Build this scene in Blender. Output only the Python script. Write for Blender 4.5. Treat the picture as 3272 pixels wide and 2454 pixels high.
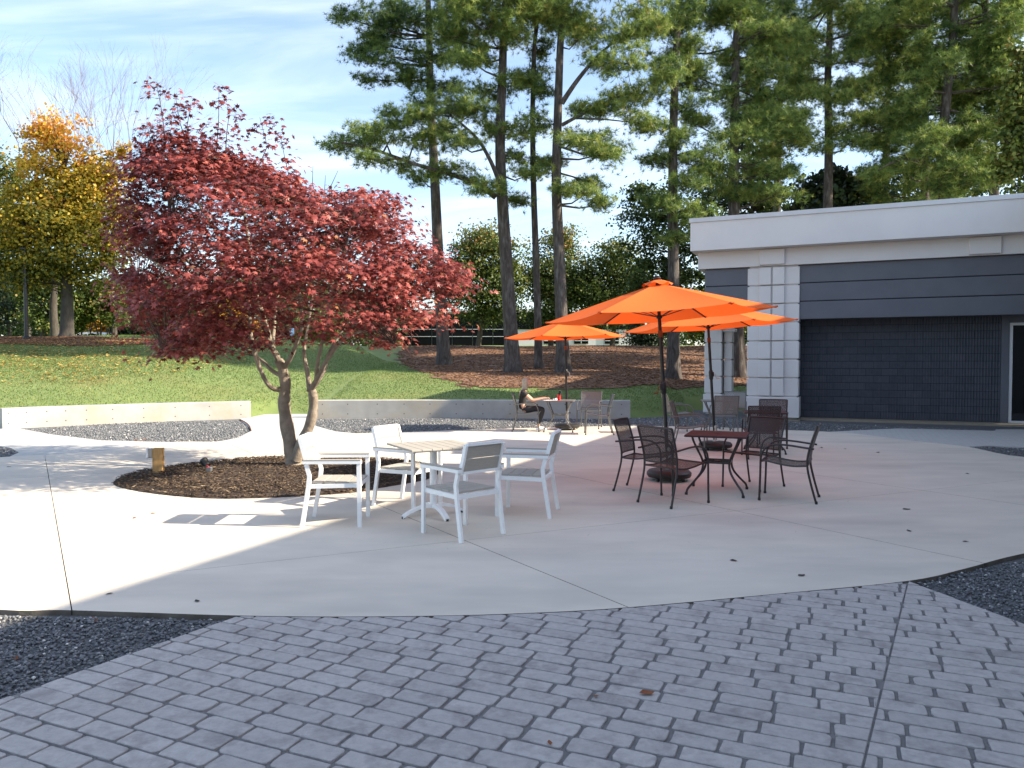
import bpy, bmesh, math, random
import numpy as np
from mathutils import Vector, Matrix
from mathutils import noise as mnoise

random.seed(7); rng = np.random.default_rng(11)
for o in list(bpy.data.objects): bpy.data.objects.remove(o)
S = bpy.context.scene
COL = S.collection

# ------------------------------------------------------------------ camera
FPX, CAMH, CX, CY, YH = 2400., 1.6, 1636., 1227., 1157.
TH = math.atan((CY - YH) / FPX); cT, sT = math.cos(TH), math.sin(TH)
cam = bpy.data.cameras.new('Camera'); camo = bpy.data.objects.new('Camera', cam); COL.objects.link(camo)
cam.sensor_width = 36.; cam.lens = FPX * 36. / 3272.; cam.clip_start = .05; cam.clip_end = 3000.
camo.location = (0, 0, CAMH); camo.rotation_euler = (math.pi / 2 - TH, 0, 0)
S.camera = camo

# ------------------------------------------------------------------ light
SUN_EL = math.radians(31.7); SUN_AZ = math.radians(-6.6)     # azimuth measured from +X
sdir = Vector((math.cos(SUN_EL) * math.cos(SUN_AZ), math.cos(SUN_EL) * math.sin(SUN_AZ), math.sin(SUN_EL)))
sun = bpy.data.lights.new('Sun', 'SUN'); sun.energy = 4.8; sun.angle = math.radians(.55); sun.color = (1, .885, .70)
suno = bpy.data.objects.new('Sun', sun); COL.objects.link(suno)
suno.rotation_euler = sdir.to_track_quat('Z', 'Y').to_euler(); suno.location = (40, -5, 30)
W = bpy.data.worlds.new('World'); S.world = W; W.use_nodes = True
nt = W.node_tree; N = nt.nodes; L = nt.links; N.clear()
wo = N.new('ShaderNodeOutputWorld'); bg = N.new('ShaderNodeBackground'); sky = N.new('ShaderNodeTexSky')
sky.sky_type = 'NISHITA'; sky.sun_disc = False; sky.sun_elevation = SUN_EL; sky.sun_rotation = math.pi / 2 - SUN_AZ
sky.air_density = 1.0; sky.dust_density = 1.2; sky.ozone_density = 1.6
tc = N.new('ShaderNodeTexCoord'); sep = N.new('ShaderNodeSeparateXYZ'); L.new(tc.outputs['Generated'], sep.inputs[0])
def wm(op, a, b=None):
    n = N.new('ShaderNodeMath'); n.operation = op
    for i, v in enumerate((a, b)):
        if v is None: continue
        if isinstance(v, (int, float)): n.inputs[i].default_value = v
        else: L.new(v, n.inputs[i])
    return n.outputs[0]
zz = wm('ADD', wm('ABSOLUTE', sep.outputs[2]), .22)
cmb = N.new('ShaderNodeCombineXYZ'); L.new(wm('DIVIDE', sep.outputs[0], zz), cmb.inputs[0]); L.new(wm('DIVIDE', sep.outputs[1], zz), cmb.inputs[1])
mp = N.new('ShaderNodeMapping'); mp.inputs['Rotation'].default_value = (0, 0, .35); mp.inputs['Scale'].default_value = (.75, 2.3, 1); L.new(cmb.outputs[0], mp.inputs[0])
n1 = N.new('ShaderNodeTexNoise'); n1.inputs['Scale'].default_value = 1.5; n1.inputs['Detail'].default_value = 8; n1.inputs['Roughness'].default_value = .55; n1.inputs['Distortion'].default_value = .5; L.new(mp.outputs[0], n1.inputs['Vector'])
cr = N.new('ShaderNodeValToRGB'); cr.color_ramp.elements[0].color = (.07, .07, .07, 1); cr.color_ramp.elements[0].position = .44; cr.color_ramp.elements[1].position = .78; cr.color_ramp.elements[1].color = (.7, .7, .7, 1); L.new(n1.outputs[0], cr.inputs[0])
cmix = N.new('ShaderNodeMixRGB'); L.new(cr.outputs[0], cmix.inputs[0]); L.new(sky.outputs[0], cmix.inputs[1]); cmix.inputs[2].default_value = (4.6, 4.9, 5.2, 1)
L.new(cmix.outputs[0], bg.inputs[0]); bg.inputs[1].default_value = .13; L.new(bg.outputs[0], wo.inputs[0])
S.view_settings.view_transform = 'Standard'; S.view_settings.look = 'None'; S.view_settings.gamma = 1
S.view_settings.exposure = 1.38; S.view_settings.use_curve_mapping = False
S.render.engine = 'CYCLES'

# ------------------------------------------------------------------ pixels <-> metres
def ray(x, y):
    a = (x - CX) / FPX; b = (y - CY) / FPX
    return (a, cT - b * sT, -sT - b * cT)
def G(x, y, z=0.):
    d = ray(x, y); t = (z - CAMH) / d[2]; return (d[0] * t, d[1] * t)
def A(x, y, Y):
    d = ray(x, y); t = Y / d[1]; return Vector((d[0] * t, Y, CAMH + d[2] * t))
def proj(p):
    vx, vy, vz = p[0], p[1], p[2] - CAMH
    w = vy * cT - vz * sT
    return (CX + FPX * vx / w, CY - FPX * (vy * sT + vz * cT) / w, w)

# ------------------------------------------------------------------ object helpers
def link(o, parent=None):
    COL.objects.link(o)
    if parent is not None: o.parent = parent
    return o
def tag(o, label=None, cat=None, group=None, kind=None):
    if label: o['label'] = label
    if cat: o['category'] = cat
    if group: o['group'] = group
    if kind: o['kind'] = kind
    return o
def empty(name, loc=(0, 0, 0), rz=0.):
    o = bpy.data.objects.new(name, None); o.empty_display_size = .1
    o.location = loc; o.rotation_euler = (0, 0, rz); return link(o)
def copy_tree(o, parent=None):
    c = o.copy(); COL.objects.link(c); c.parent = parent
    for ch in o.children: copy_tree(ch, c)
    return c
class MB:
    def __init__(s): s.v = []; s.f = []
    def add(s, v, f):
        b = len(s.v); s.v += [tuple(p) for p in v]; s.f += [tuple(i + b for i in q) for q in f]; return s
    def box(s, c, d, m=None, bev=0.):
        x, y, z = d[0] / 2, d[1] / 2, d[2] / 2
        if bev <= 0:
            V = [(a * x, b * y, e * z) for e in (-1, 1) for b in (-1, 1) for a in (-1, 1)]
            Fc = [(0, 2, 3, 1), (4, 5, 7, 6), (0, 1, 5, 4), (2, 6, 7, 3), (0, 4, 6, 2), (1, 3, 7, 5)]
        else:
            bm = bmesh.new(); bmesh.ops.create_cube(bm, size=1)
            for w in bm.verts: w.co = Vector((w.co.x * d[0], w.co.y * d[1], w.co.z * d[2]))
            bmesh.ops.bevel(bm, geom=bm.edges[:], offset=bev, segments=1, affect='EDGES')
            bm.verts.index_update(); V = [tuple(w.co) for w in bm.verts]; Fc = [tuple(w.index for w in f.verts) for f in bm.faces]; bm.free()
        V = [Vector(p) for p in V]
        if m is not None: V = [m @ p for p in V]
        return s.add([p + Vector(c) for p in V], Fc)
    def beam(s, a, b, wx, wy, up=(0, 0, 1)):
        a, b = Vector(a), Vector(b); d = b - a; l = d.length; d.normalize()
        x = d.cross(Vector(up))
        if x.length < 1e-4: x = d.cross(Vector((0, 1, 0)))
        x.normalize(); y = x.cross(d).normalized()
        V = [p + x * (i * wx / 2) + y * (j * wy / 2) for p in (a, b) for (i, j) in ((-1, -1), (1, -1), (1, 1), (-1, 1))]
        return s.add(V, [(3, 2, 1, 0), (4, 5, 6, 7), (0, 1, 5, 4), (1, 2, 6, 5), (2, 3, 7, 6), (3, 0, 4, 7)])
    def beams(s, pts, wx, wy, up=(1, 0, 0)):
        # mitred square tube along a polyline
        P = [Vector(p) for p in pts]; n = len(P); U = Vector(up).normalized(); V = []
        for i, p in enumerate(P):
            t = ((P[min(i + 1, n - 1)] - p).normalized() if i < n - 1 else Vector()) + ((p - P[max(i - 1, 0)]).normalized() if i > 0 else Vector())
            t.normalize(); x = U; y = t.cross(x).normalized()
            V += [p + x * (a * wx / 2) + y * (b * wy / 2) for a, b in ((-1, -1), (1, -1), (1, 1), (-1, 1))]
        Fc = [(3, 2, 1, 0), tuple(range(4 * n - 4, 4 * n))]
        for i in range(n - 1):
            for k in range(4): Fc.append((4 * i + k, 4 * i + (k + 1) % 4, 4 * i + 4 + (k + 1) % 4, 4 * i + 4 + k))
        return s.add(V, Fc)
    def tube(s, pts, r, seg=8, cap=True):
        P = [Vector(p) for p in pts]; n = len(P)
        R = [r] * n if isinstance(r, (int, float)) else list(r)
        V = []; x = None
        for i, p in enumerate(P):
            t = P[min(i + 1, n - 1)] - P[max(i - 1, 0)]
            if t.length < 1e-7: t = Vector((0, 0, 1))
            t.normalize()
            if x is None:
                x = t.orthogonal().normalized()
            else:
                x = x - t * x.dot(t)
                x = x.normalized() if x.length > 1e-5 else t.orthogonal().normalized()
            y = t.cross(x)
            V += [p + (x * math.cos(2 * math.pi * k / seg) + y * math.sin(2 * math.pi * k / seg)) * R[i] for k in range(seg)]
        Fc = []
        for i in range(n - 1):
            for k in range(seg): Fc.append((i * seg + k, i * seg + (k + 1) % seg, (i + 1) * seg + (k + 1) % seg, (i + 1) * seg + k))
        if cap: Fc += [tuple(range(seg))[::-1], tuple(range((n - 1) * seg, n * seg))]
        return s.add(V, Fc)
    def lathe(s, prof, seg=24, c=(0, 0, 0)):
        V = []; Fc = []; n = len(prof)
        for r, z in prof:
            V += [(c[0] + r * math.cos(2 * math.pi * k / seg), c[1] + r * math.sin(2 * math.pi * k / seg), c[2] + z) for k in range(seg)]
        for i in range(n - 1):
            for k in range(seg): Fc.append((i * seg + k, i * seg + (k + 1) % seg, (i + 1) * seg + (k + 1) % seg, (i + 1) * seg + k))
        Fc += [tuple(range(seg))[::-1], tuple(range((n - 1) * seg, n * seg))]
        return s.add(V, Fc)
    def prism(s, poly, z0, z1, bev=0., cap=True):
        n = len(poly)
        if area(poly) < 0: poly = poly[::-1]
        rings = [[(p[0], p[1], z0) for p in poly]]
        if bev > 0:
            ins = inset(poly, bev)
            rings += [[(p[0], p[1], z1 - bev) for p in poly], [(p[0], p[1], z1) for p in ins]]
        else: rings += [[(p[0], p[1], z1) for p in poly]]
        V = [p for r in rings for p in r]; Fc = []
        for i in range(len(rings) - 1):
            for k in range(n): Fc.append((i * n + k, i * n + (k + 1) % n, (i + 1) * n + (k + 1) % n, (i + 1) * n + k))
        Fc.append(tuple(range((len(rings) - 1) * n, len(rings) * n)))
        return s.add(V, Fc)
    def build(s, name, mat, parent=None, smooth=False, label=None, cat=None, group=None, kind=None):
        me = bpy.data.meshes.new(name); me.from_pydata(s.v, [], s.f); me.update()
        if smooth:
            me.polygons.foreach_set('use_smooth', [True] * len(me.polygons))
            try: me.set_sharp_from_angle(angle=math.radians(40))
            except Exception: pass
        if mat is not None: me.materials.append(mat)
        o = link(bpy.data.objects.new(name, me), parent)
        return tag(o, label, cat, group, kind)
def area(p): return .5 * sum(p[i][0] * p[(i + 1) % len(p)][1] - p[(i + 1) % len(p)][0] * p[i][1] for i in range(len(p)))
def inset(poly, d):
    n = len(poly); out = []
    for i in range(n):
        a, b, c = Vector(poly[i - 1][:2]), Vector(poly[i][:2]), Vector(poly[(i + 1) % n][:2])
        e1 = (b - a).normalized(); e2 = (c - b).normalized()
        n1 = Vector((-e1.y, e1.x)); n2 = Vector((-e2.y, e2.x)); m = n1 + n2
        if m.length < 1e-6: m = n1
        m = m / max(m.dot(n1), .4); out.append(tuple(b + m * d))
    return out
def clip(poly, p, n):
    # keep the side where (q-p).n >= 0
    out = []; k = len(poly)
    for i in range(k):
        a, b = poly[i], poly[(i + 1) % k]
        da = (a[0] - p[0]) * n[0] + (a[1] - p[1]) * n[1]; db = (b[0] - p[0]) * n[0] + (b[1] - p[1]) * n[1]
        if da >= 0: out.append(a)
        if da * db < 0:
            t = da / (da - db); out.append((a[0] + (b[0] - a[0]) * t, a[1] + (b[1] - a[1]) * t))
    return out
def smooth_poly(P, k=6, closed=True):
    n = len(P); out = []
    R = range(n) if closed else range(n - 1)
    g = (lambda i: P[i % n]) if closed else (lambda i: P[min(max(i, 0), n - 1)])
    for i in R:
        a, b, c, d = g(i - 1), g(i), g(i + 1), g(i + 2)
        for j in range(k):
            t = j / k
            out.append(tuple(.5 * ((2 * b[q]) + (-a[q] + c[q]) * t + (2 * a[q] - 5 * b[q] + 4 * c[q] - d[q]) * t * t + (-a[q] + 3 * b[q] - 3 * c[q] + d[q]) * t ** 3) for q in range(len(b))))
    if not closed: out.append(tuple(P[-1]))
    return out
def inpoly(X, Y, poly):
    P = np.array(poly); c = np.zeros(len(X), bool); j = len(P) - 1
    for i in range(len(P)):
        with np.errstate(divide='ignore', invalid='ignore'):
            m = ((P[i, 1] > Y) != (P[j, 1] > Y)) & (X < (P[j, 0] - P[i, 0]) * (Y - P[i, 1]) / (P[j, 1] - P[i, 1] + 1e-12) + P[i, 0])
        c ^= m; j = i
    return c
def rand_in(poly, n):
    P = np.array(poly); lo, hi = P.min(0), P.max(0); out = np.zeros((0, 2))
    while len(out) < n:
        q = rng.uniform(lo, hi, (n * 2, 2)); out = np.vstack([out, q[inpoly(q[:, 0], q[:, 1], poly)]])
    return out[:n]
def rotmats(axis, spin=None):
    a = axis / (np.linalg.norm(axis, axis=1, keepdims=True) + 1e-9); n = len(a)
    r = rng.normal(size=(n, 3)); x = np.cross(a, r); x /= np.linalg.norm(x, axis=1, keepdims=True) + 1e-9
    y = np.cross(a, x); return np.stack([x, y, a], axis=2)
def rand_dirs(n):
    v = rng.normal(size=(n, 3)); return v / np.linalg.norm(v, axis=1, keepdims=True)
def instmesh(name, tv, tf, pos, M, sc, mat, parent=None, tone=None, smooth=False):
    """many small copies of one template shape as ONE mesh"""
    tv = np.array(tv, float); tf = np.array(tf, int); n = len(pos); k = len(tv); q = tf.shape[1]
    sc = np.asarray(sc, float)
    if sc.ndim == 1: sc = sc[:, None]
    V = np.einsum('nij,nkj->nki', M, tv[None] * sc[:, None, :] if sc.shape[1] == 3 else tv[None] * sc[:, :, None]) + pos[:, None, :]
    Fi = (tf[None] + (np.arange(n) * k)[:, None, None]).reshape(-1)
    me = bpy.data.meshes.new(name); me.vertices.add(n * k); me.vertices.foreach_set('co', V.reshape(-1).astype(np.float32))
    nf = n * len(tf); me.loops.add(nf * q); me.loops.foreach_set('vertex_index', Fi.astype(np.int32))
    me.polygons.add(nf); me.polygons.foreach_set('loop_start', (np.arange(nf) * q).astype(np.int32))
    try: me.polygons.foreach_set('loop_total', np.full(nf, q, np.int32))
    except Exception: pass
    if tone is not None:
        at = me.attributes.new('tone', 'FLOAT', 'FACE'); at.data.foreach_set('value', np.repeat(tone, len(tf)).astype(np.float32))
    me.update(calc_edges=True); me.validate()
    if smooth: me.polygons.foreach_set('use_smooth', [True] * nf)
    me.materials.append(mat); return link(bpy.data.objects.new(name, me), parent)

# ------------------------------------------------------------------ materials
def mat(name, c1, c2=None, scale=8., rough=.7, metal=0., bump=0., bscale=None, c3=None, scale3=1.2, coords='Position', detail=5., spec=.5, rand=0., stretch=None, coat=0.):
    m = bpy.data.materials.new(name); m.use_nodes = True; t = m.node_tree; n = t.nodes; l = t.links
    b = n['Principled BSDF']; b.inputs['Roughness'].default_value = rough; b.inputs['Metallic'].default_value = metal
    b.inputs['Specular IOR Level'].default_value = spec; b.inputs['Coat Weight'].default_value = coat
    if coords == 'Position': src = n.new('ShaderNodeNewGeometry').outputs['Position']
    else: src = n.new('ShaderNodeTexCoord').outputs['Object']
    if stretch:
        mpn = n.new('ShaderNodeMapping'); mpn.inputs['Scale'].default_value = stretch; l.new(src, mpn.inputs[0]); src = mpn.outputs[0]
    def noise(sc, det=detail, ro=.6):
        q = n.new('ShaderNodeTexNoise'); q.inputs['Scale'].default_value = sc; q.inputs['Detail'].default_value = det; q.inputs['Roughness'].default_value = ro
        l.new(src, q.inputs['Vector']); return q.outputs[0]
    def ramp(f, lo=.35, hi=.65):
        q = n.new('ShaderNodeMapRange'); q.inputs[1].default_value = lo; q.inputs[2].default_value = hi; l.new(f, q.inputs[0]); return q.outputs[0]
    def mix(f, a, bb):
        q = n.new('ShaderNodeMixRGB')
        if isinstance(f, float): q.inputs[0].default_value = f
        else: l.new(f, q.inputs[0])
        for i, v in ((1, a), (2, bb)):
            if isinstance(v, tuple): q.inputs[i].default_value = v + (1,) if len(v) == 3 else v
            else: l.new(v, q.inputs[i])
        return q.outputs[0]
    col = c1
    if c2: col = mix(ramp(noise(scale)), c1, c2)
    if c3: col = mix(ramp(noise(scale3, 4.), .5, .72), col, c3)
    if rand:
        oi = n.new('ShaderNodeObjectInfo'); hv = n.new('ShaderNodeHueSaturation')
        mr = n.new('ShaderNodeMapRange'); mr.inputs[3].default_value = 1 - rand; mr.inputs[4].default_value = 1 + rand; l.new(oi.outputs['Random'], mr.inputs[0]); l.new(mr.outputs[0], hv.inputs['Value'])
        if isinstance(col, tuple): hv.inputs['Color'].default_value = col + (1,)
        else: l.new(col, hv.inputs['Color'])
        col = hv.outputs[0]
    if isinstance(col, tuple): b.inputs['Base Color'].default_value = col + (1,)
    else: l.new(col, b.inputs['Base Color'])
    if bump:
        bp = n.new('ShaderNodeBump'); bp.inputs['Strength'].default_value = bump; bp.inputs['Distance'].default_value = .02
        l.new(noise(bscale or scale * 4), bp.inputs['Height']); l.new(bp.outputs[0], b.inputs['Normal'])
    return m
def leafmat(name, stops, transl=.35, rough=.55, hue=.0):
    m = bpy.data.materials.new(name); m.use_nodes = True; t = m.node_tree; n = t.nodes; l = t.links
    b = n['Principled BSDF']; b.inputs['Roughness'].default_value = rough; b.inputs['Specular IOR Level'].default_value = .35
    at = n.new('ShaderNodeAttribute'); at.attribute_name = 'tone'; r = n.new('ShaderNodeValToRGB'); e = r.color_ramp.elements
    while len(e) < len(stops): e.new(.5)
    for q, (p, c) in zip(e, stops): q.position = p; q.color = c + (1,)
    l.new(at.outputs['Fac'], r.inputs[0]); l.new(r.outputs[0], b.inputs['Base Color'])
    tr = n.new('ShaderNodeBsdfTranslucent'); l.new(r.outputs[0], tr.inputs[0]); mx = n.new('ShaderNodeMixShader'); mx.inputs[0].default_value = transl
    l.new(b.outputs[0], mx.inputs[1]); l.new(tr.outputs[0], mx.inputs[2]); l.new(mx.outputs[0], n['Material Output'].inputs[0]); return m
def meshmat(name, c, metal, rough, hole):
    # woven metal mesh with square holes
    m = mat(name, c, rough=rough, metal=metal); t = m.node_tree; n = t.nodes; l = t.links
    tcn = n.new('ShaderNodeTexCoord'); mpn = n.new('ShaderNodeMapping'); mpn.inputs['Rotation'].default_value = (.4, .3, .785); l.new(tcn.outputs['Object'], mpn.inputs[0])
    v = n.new('ShaderNodeTexVoronoi'); v.inputs['Scale'].default_value = 230.; v.inputs['Randomness'].default_value = .0; l.new(mpn.outputs[0], v.inputs['Vector'])
    lt = n.new('ShaderNodeMath'); lt.operation = 'LESS_THAN'; lt.inputs[1].default_value = hole; l.new(v.outputs['Distance'], lt.inputs[0])
    tr = n.new('ShaderNodeBsdfTransparent'); mx = n.new('ShaderNodeMixShader'); l.new(lt.outputs[0], mx.inputs[0]); l.new(n['Principled BSDF'].outputs[0], mx.inputs[1]); l.new(tr.outputs[0], mx.inputs[2])
    l.new(mx.outputs[0], n['Material Output'].inputs[0]); return m
M = dict(
    concrete=mat('concrete', (.655, .585, .495), (.575, .515, .44), 1.7, .85, bump=.06, bscale=70, c3=(.475, .425, .37), scale3=.5, stretch=(.6, 1.5, 1), detail=9.),
    brick=mat('stamped_brick', (.45, .415, .395), (.375, .345, .33), 22, .62, bump=.45, bscale=60, c3=(.28, .25, .24), scale3=5.5, rand=.09, detail=8.),
    mortar=mat('mortar', (.15, .142, .14), (.20, .19, .186), 25, .85, bump=.4, bscale=90),
    gravelbase=mat('gravel_base', (.075, .078, .085), (.16, .163, .17), 55, .9, bump=1., bscale=50),
    gravel=leafmat('gravel_stone', [(0, (.075, .08, .088)), (.45, (.175, .18, .19)), (.85, (.32, .32, .32)), (1, (.68, .66, .62))], transl=0., rough=.7),
    chips=leafmat('mulch_chip', [(0, (.025, .016, .011)), (.45, (.085, .056, .038)), (.8, (.22, .155, .10)), (1, (.42, .32, .21))], transl=0., rough=.9),
    soil=mat('mulch_soil', (.03, .02, .014), (.07, .045, .03), 30, .95, bump=1., bscale=40),
    wall=mat('cast_concrete', (.42, .415, .39), (.35, .345, .325), 2.2, .85, bump=.08, bscale=50, c3=(.40, .34, .25), scale3=.8),
    tie=mat('tie_hole', (.09, .085, .08), rough=.9),
    stucco=mat('pale_stucco', (.68, .655, .64), (.64, .615, .605), 1.1, .9, bump=.06, bscale=150),
    coping=mat('metal_coping', (.6, .6, .62), (.55, .55, .57), 2., .45, metal=.0),
    navy=mat('slate_panel', (.125, .132, .155), (.11, .117, .138), 1.5, .7, bump=.04, bscale=120),
    block=mat('slate_block', (.092, .10, .122), (.076, .083, .102), 9., .85, bump=.5, bscale=90, rand=.1),
    joint=mat('slate_mortar', (.02, .025, .035), rough=.95),
    apron=mat('tan_apron', (.30, .255, .19), (.26, .22, .17), 6, .9, bump=.1),
    alum=mat('white_aluminium', (.62, .63, .65), rough=.4),
    glass=mat('dark_glass', (.008, .009, .011), rough=.03, spec=.8),
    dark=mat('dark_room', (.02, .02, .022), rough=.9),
    white=mat('white_powder_coat', (.86, .86, .85), (.82, .82, .82), 20, .42),
    taupe=mat('taupe_slat', (.40, .365, .315), (.35, .32, .275), 18, .65, coords='Object', bump=.12, bscale=160, stretch=(1, 8, 8)),
    bronze=mat('bronze_tube', (.04, .031, .031), (.032, .025, .025), 30, .38, metal=.35, spec=.7),
    silver=mat('sunlit_grey_tube', (.16, .16, .155), (.14, .14, .135), 30, .33, metal=.45, spec=.7),  # chair bronze with its sunlit look painted in; also the grey table legs
    bronzemesh=meshmat('bronze_mesh', (.045, .034, .034), .4, .42, .34),
    sunlitmesh=meshmat('sunlit_bronze_mesh', (.23, .23, .22), .45, .38, .32),  # paler copy of the bronze mesh, sunlight put into the colour
    bronzetop=mat('maroon_table_top', (.055, .027, .03), (.046, .022, .025), 12, .55, metal=.0, spec=.25),
    silvertop=mat('grey_table_top', (.19, .175, .165), (.16, .15, .145), 12, .35, metal=.3, spec=.7),
    rubber=mat('black_plastic', (.012, .012, .013), (.02, .02, .02), 30, .45),
    blackmetal=mat('black_pole', (.014, .014, .016), rough=.38),
    chrome=mat('steel_tube', (.55, .54, .52), rough=.32, metal=.8),
    wood=mat('post_wood', (.50, .30, .115), (.40, .23, .085), 9., .8, coords='Object', bump=.2, bscale=40, stretch=(6, 6, .6)),
    rust=mat('rust', (.26, .085, .03), (.18, .06, .025), 12, .9, bump=.3),
    pinebark=mat('pine_bark', (.040, .030, .026), (.085, .068, .060), 5, .95, bump=1., bscale=9, stretch=(2.2, 2.2, .5), c3=(.15, .135, .125), scale3=4.),
    bark=mat('maple_bark', (.30, .245, .195), (.19, .155, .12), 9, .9, bump=.6, bscale=24, c3=(.30, .27, .22), scale3=6.),
    mapletwig=mat('maple_twig', (.085, .055, .045), (.06, .038, .032), 8, .9),
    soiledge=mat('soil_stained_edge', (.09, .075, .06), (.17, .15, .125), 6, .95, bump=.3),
    greybark=mat('grey_bark', (.045, .038, .031), (.075, .066, .055), 6, .95, bump=.7, bscale=12, stretch=(2, 2, .6)),
    twig=mat('pale_twig', (.17, .12, .115), (.13, .09, .085), 3, .9),
    lawn=mat('lawn_ground', (.165, .215, .065), (.125, .17, .05), 1.6, .95, bump=.6, bscale=24, c3=(.17, .165, .05), scale3=.35),
    grass=leafmat('grass_blade', [(0, (.085, .14, .035)), (.5, (.155, .225, .06)), (.85, (.215, .27, .085)), (1, (.30, .27, .10))], transl=.3, rough=.6),
    straw=mat('pine_straw', (.17, .085, .048), (.105, .052, .03), 5, .95, bump=1., bscale=22, c3=(.27, .15, .085), scale3=1.3),
    strawbit=leafmat('straw_bit', [(0, (.04, .022, .015)), (.35, (.16, .078, .042)), (.8, (.31, .16, .08)), (1, (.45, .27, .14))], transl=.1, rough=.9),
    litter=leafmat('leaf_litter', [(0, (.20, .09, .03)), (.5, (.42, .27, .06)), (1, (.55, .45, .14))], transl=.2, rough=.8),
    maple=leafmat('red_maple_leaf', [(0, (.075, .016, .014)), (.4, (.19, .038, .034)), (.72, (.34, .082, .068)), (.97, (.41, .125, .095)), (1, (.40, .17, .08))], transl=.24, rough=.42),
    needle=leafmat('pine_needle', [(0, (.020, .048, .018)), (.3, (.075, .14, .036)), (.65, (.225, .30, .07)), (.95, (.39, .42, .11)), (1, (.40, .28, .09))], transl=.34, rough=.5),
    yellow=leafmat('yellow_leaf', [(0, (.06, .085, .014)), (.28, (.17, .17, .02)), (.55, (.46, .34, .03)), (.82, (.66, .40, .045)), (1, (.66, .30, .07))], transl=.35),
    green=leafmat('green_leaf', [(0, (.022, .045, .012)), (.5, (.06, .10, .02)), (.85, (.13, .17, .035)), (1, (.26, .19, .06))], transl=.3),
    pear=leafmat('pear_leaf', [(0, (.035, .06, .012)), (.5, (.10, .14, .025)), (.8, (.19, .20, .045)), (1, (.33, .15, .06))], transl=.3),
    darkgreen=leafmat('dark_leaf', [(0, (.010, .022, .010)), (.6, (.028, .050, .018)), (1, (.07, .10, .03))], transl=.2, rough=.45),
    orange=leafmat('orange_leaf', [(0, (.22, .09, .015)), (.5, (.45, .22, .025)), (1, (.55, .36, .04))], transl=.35),
    skin=mat('skin', (.52, .30, .215), rough=.5), hair=mat('hair', (.52, .43, .33), (.30, .22, .16), 30, .5, coords='Object', stretch=(4, 4, .5)),
    black=mat('black_cloth', (.012, .012, .014), (.02, .02, .022), 40, .85), charcoal=mat('charcoal_cloth', (.022, .022, .026), (.032, .032, .036), 40, .85),
    shoe=mat('white_shoe', (.8, .79, .77), rough=.6), redcup=mat('red_cup', (.62, .015, .02), rough=.3), paper=mat('paper', (.8, .8, .82), rough=.7),
    screen=mat('screen_black', (.01, .01, .012), rough=.15), laptop=mat('laptop_shell', (.25, .25, .26), rough=.35, metal=.6),
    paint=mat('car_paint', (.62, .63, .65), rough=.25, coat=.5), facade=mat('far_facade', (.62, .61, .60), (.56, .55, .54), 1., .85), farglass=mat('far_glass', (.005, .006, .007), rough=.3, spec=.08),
    bluesign=mat('blue_sign', (.25, .42, .75), rough=.5), lampm=mat('lamp_black', (.012, .012, .013), rough=.4), asphalt=mat('asphalt', (.05, .05, .052), (.065, .065, .066), 4, .9),
    needlebit=leafmat('needle_bit', [(0, (.03, .02, .015)), (1, (.17, .10, .06))], transl=0., rough=.9),
)
def fabric():
    m = bpy.data.materials.new('orange_canvas'); m.use_nodes = True; t = m.node_tree; n = t.nodes; l = t.links
    b = n['Principled BSDF']; b.inputs['Roughness'].default_value = .8; b.inputs['Specular IOR Level'].default_value = .2
    tcn = n.new('ShaderNodeTexCoord'); q = n.new('ShaderNodeTexNoise'); q.inputs['Scale'].default_value = 2.5; q.inputs['Detail'].default_value = 4; l.new(tcn.outputs['Object'], q.inputs['Vector'])
    mx0 = n.new('ShaderNodeMixRGB'); mx0.inputs[1].default_value = (.88, .18, .04, 1); mx0.inputs[2].default_value = (.82, .165, .034, 1); l.new(q.outputs[0], mx0.inputs[0]); l.new(mx0.outputs[0], b.inputs['Base Color'])
    wv = n.new('ShaderNodeTexNoise'); wv.inputs['Scale'].default_value = 9; l.new(tcn.outputs['Object'], wv.inputs['Vector'])
    bp = n.new('ShaderNodeBump'); bp.inputs['Strength'].default_value = .15; l.new(wv.outputs[0], bp.inputs['Height']); l.new(bp.outputs[0], b.inputs['Normal'])
    tr = n.new('ShaderNodeBsdfTranslucent'); tr.inputs[0].default_value = (.95, .11, .012, 1); mx = n.new('ShaderNodeMixShader'); mx.inputs[0].default_value = .30
    l.new(b.outputs[0], mx.inputs[1]); l.new(tr.outputs[0], mx.inputs[2]); l.new(mx.outputs[0], n['Material Output'].inputs[0]); return m
M['canvas'] = fabric()

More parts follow.
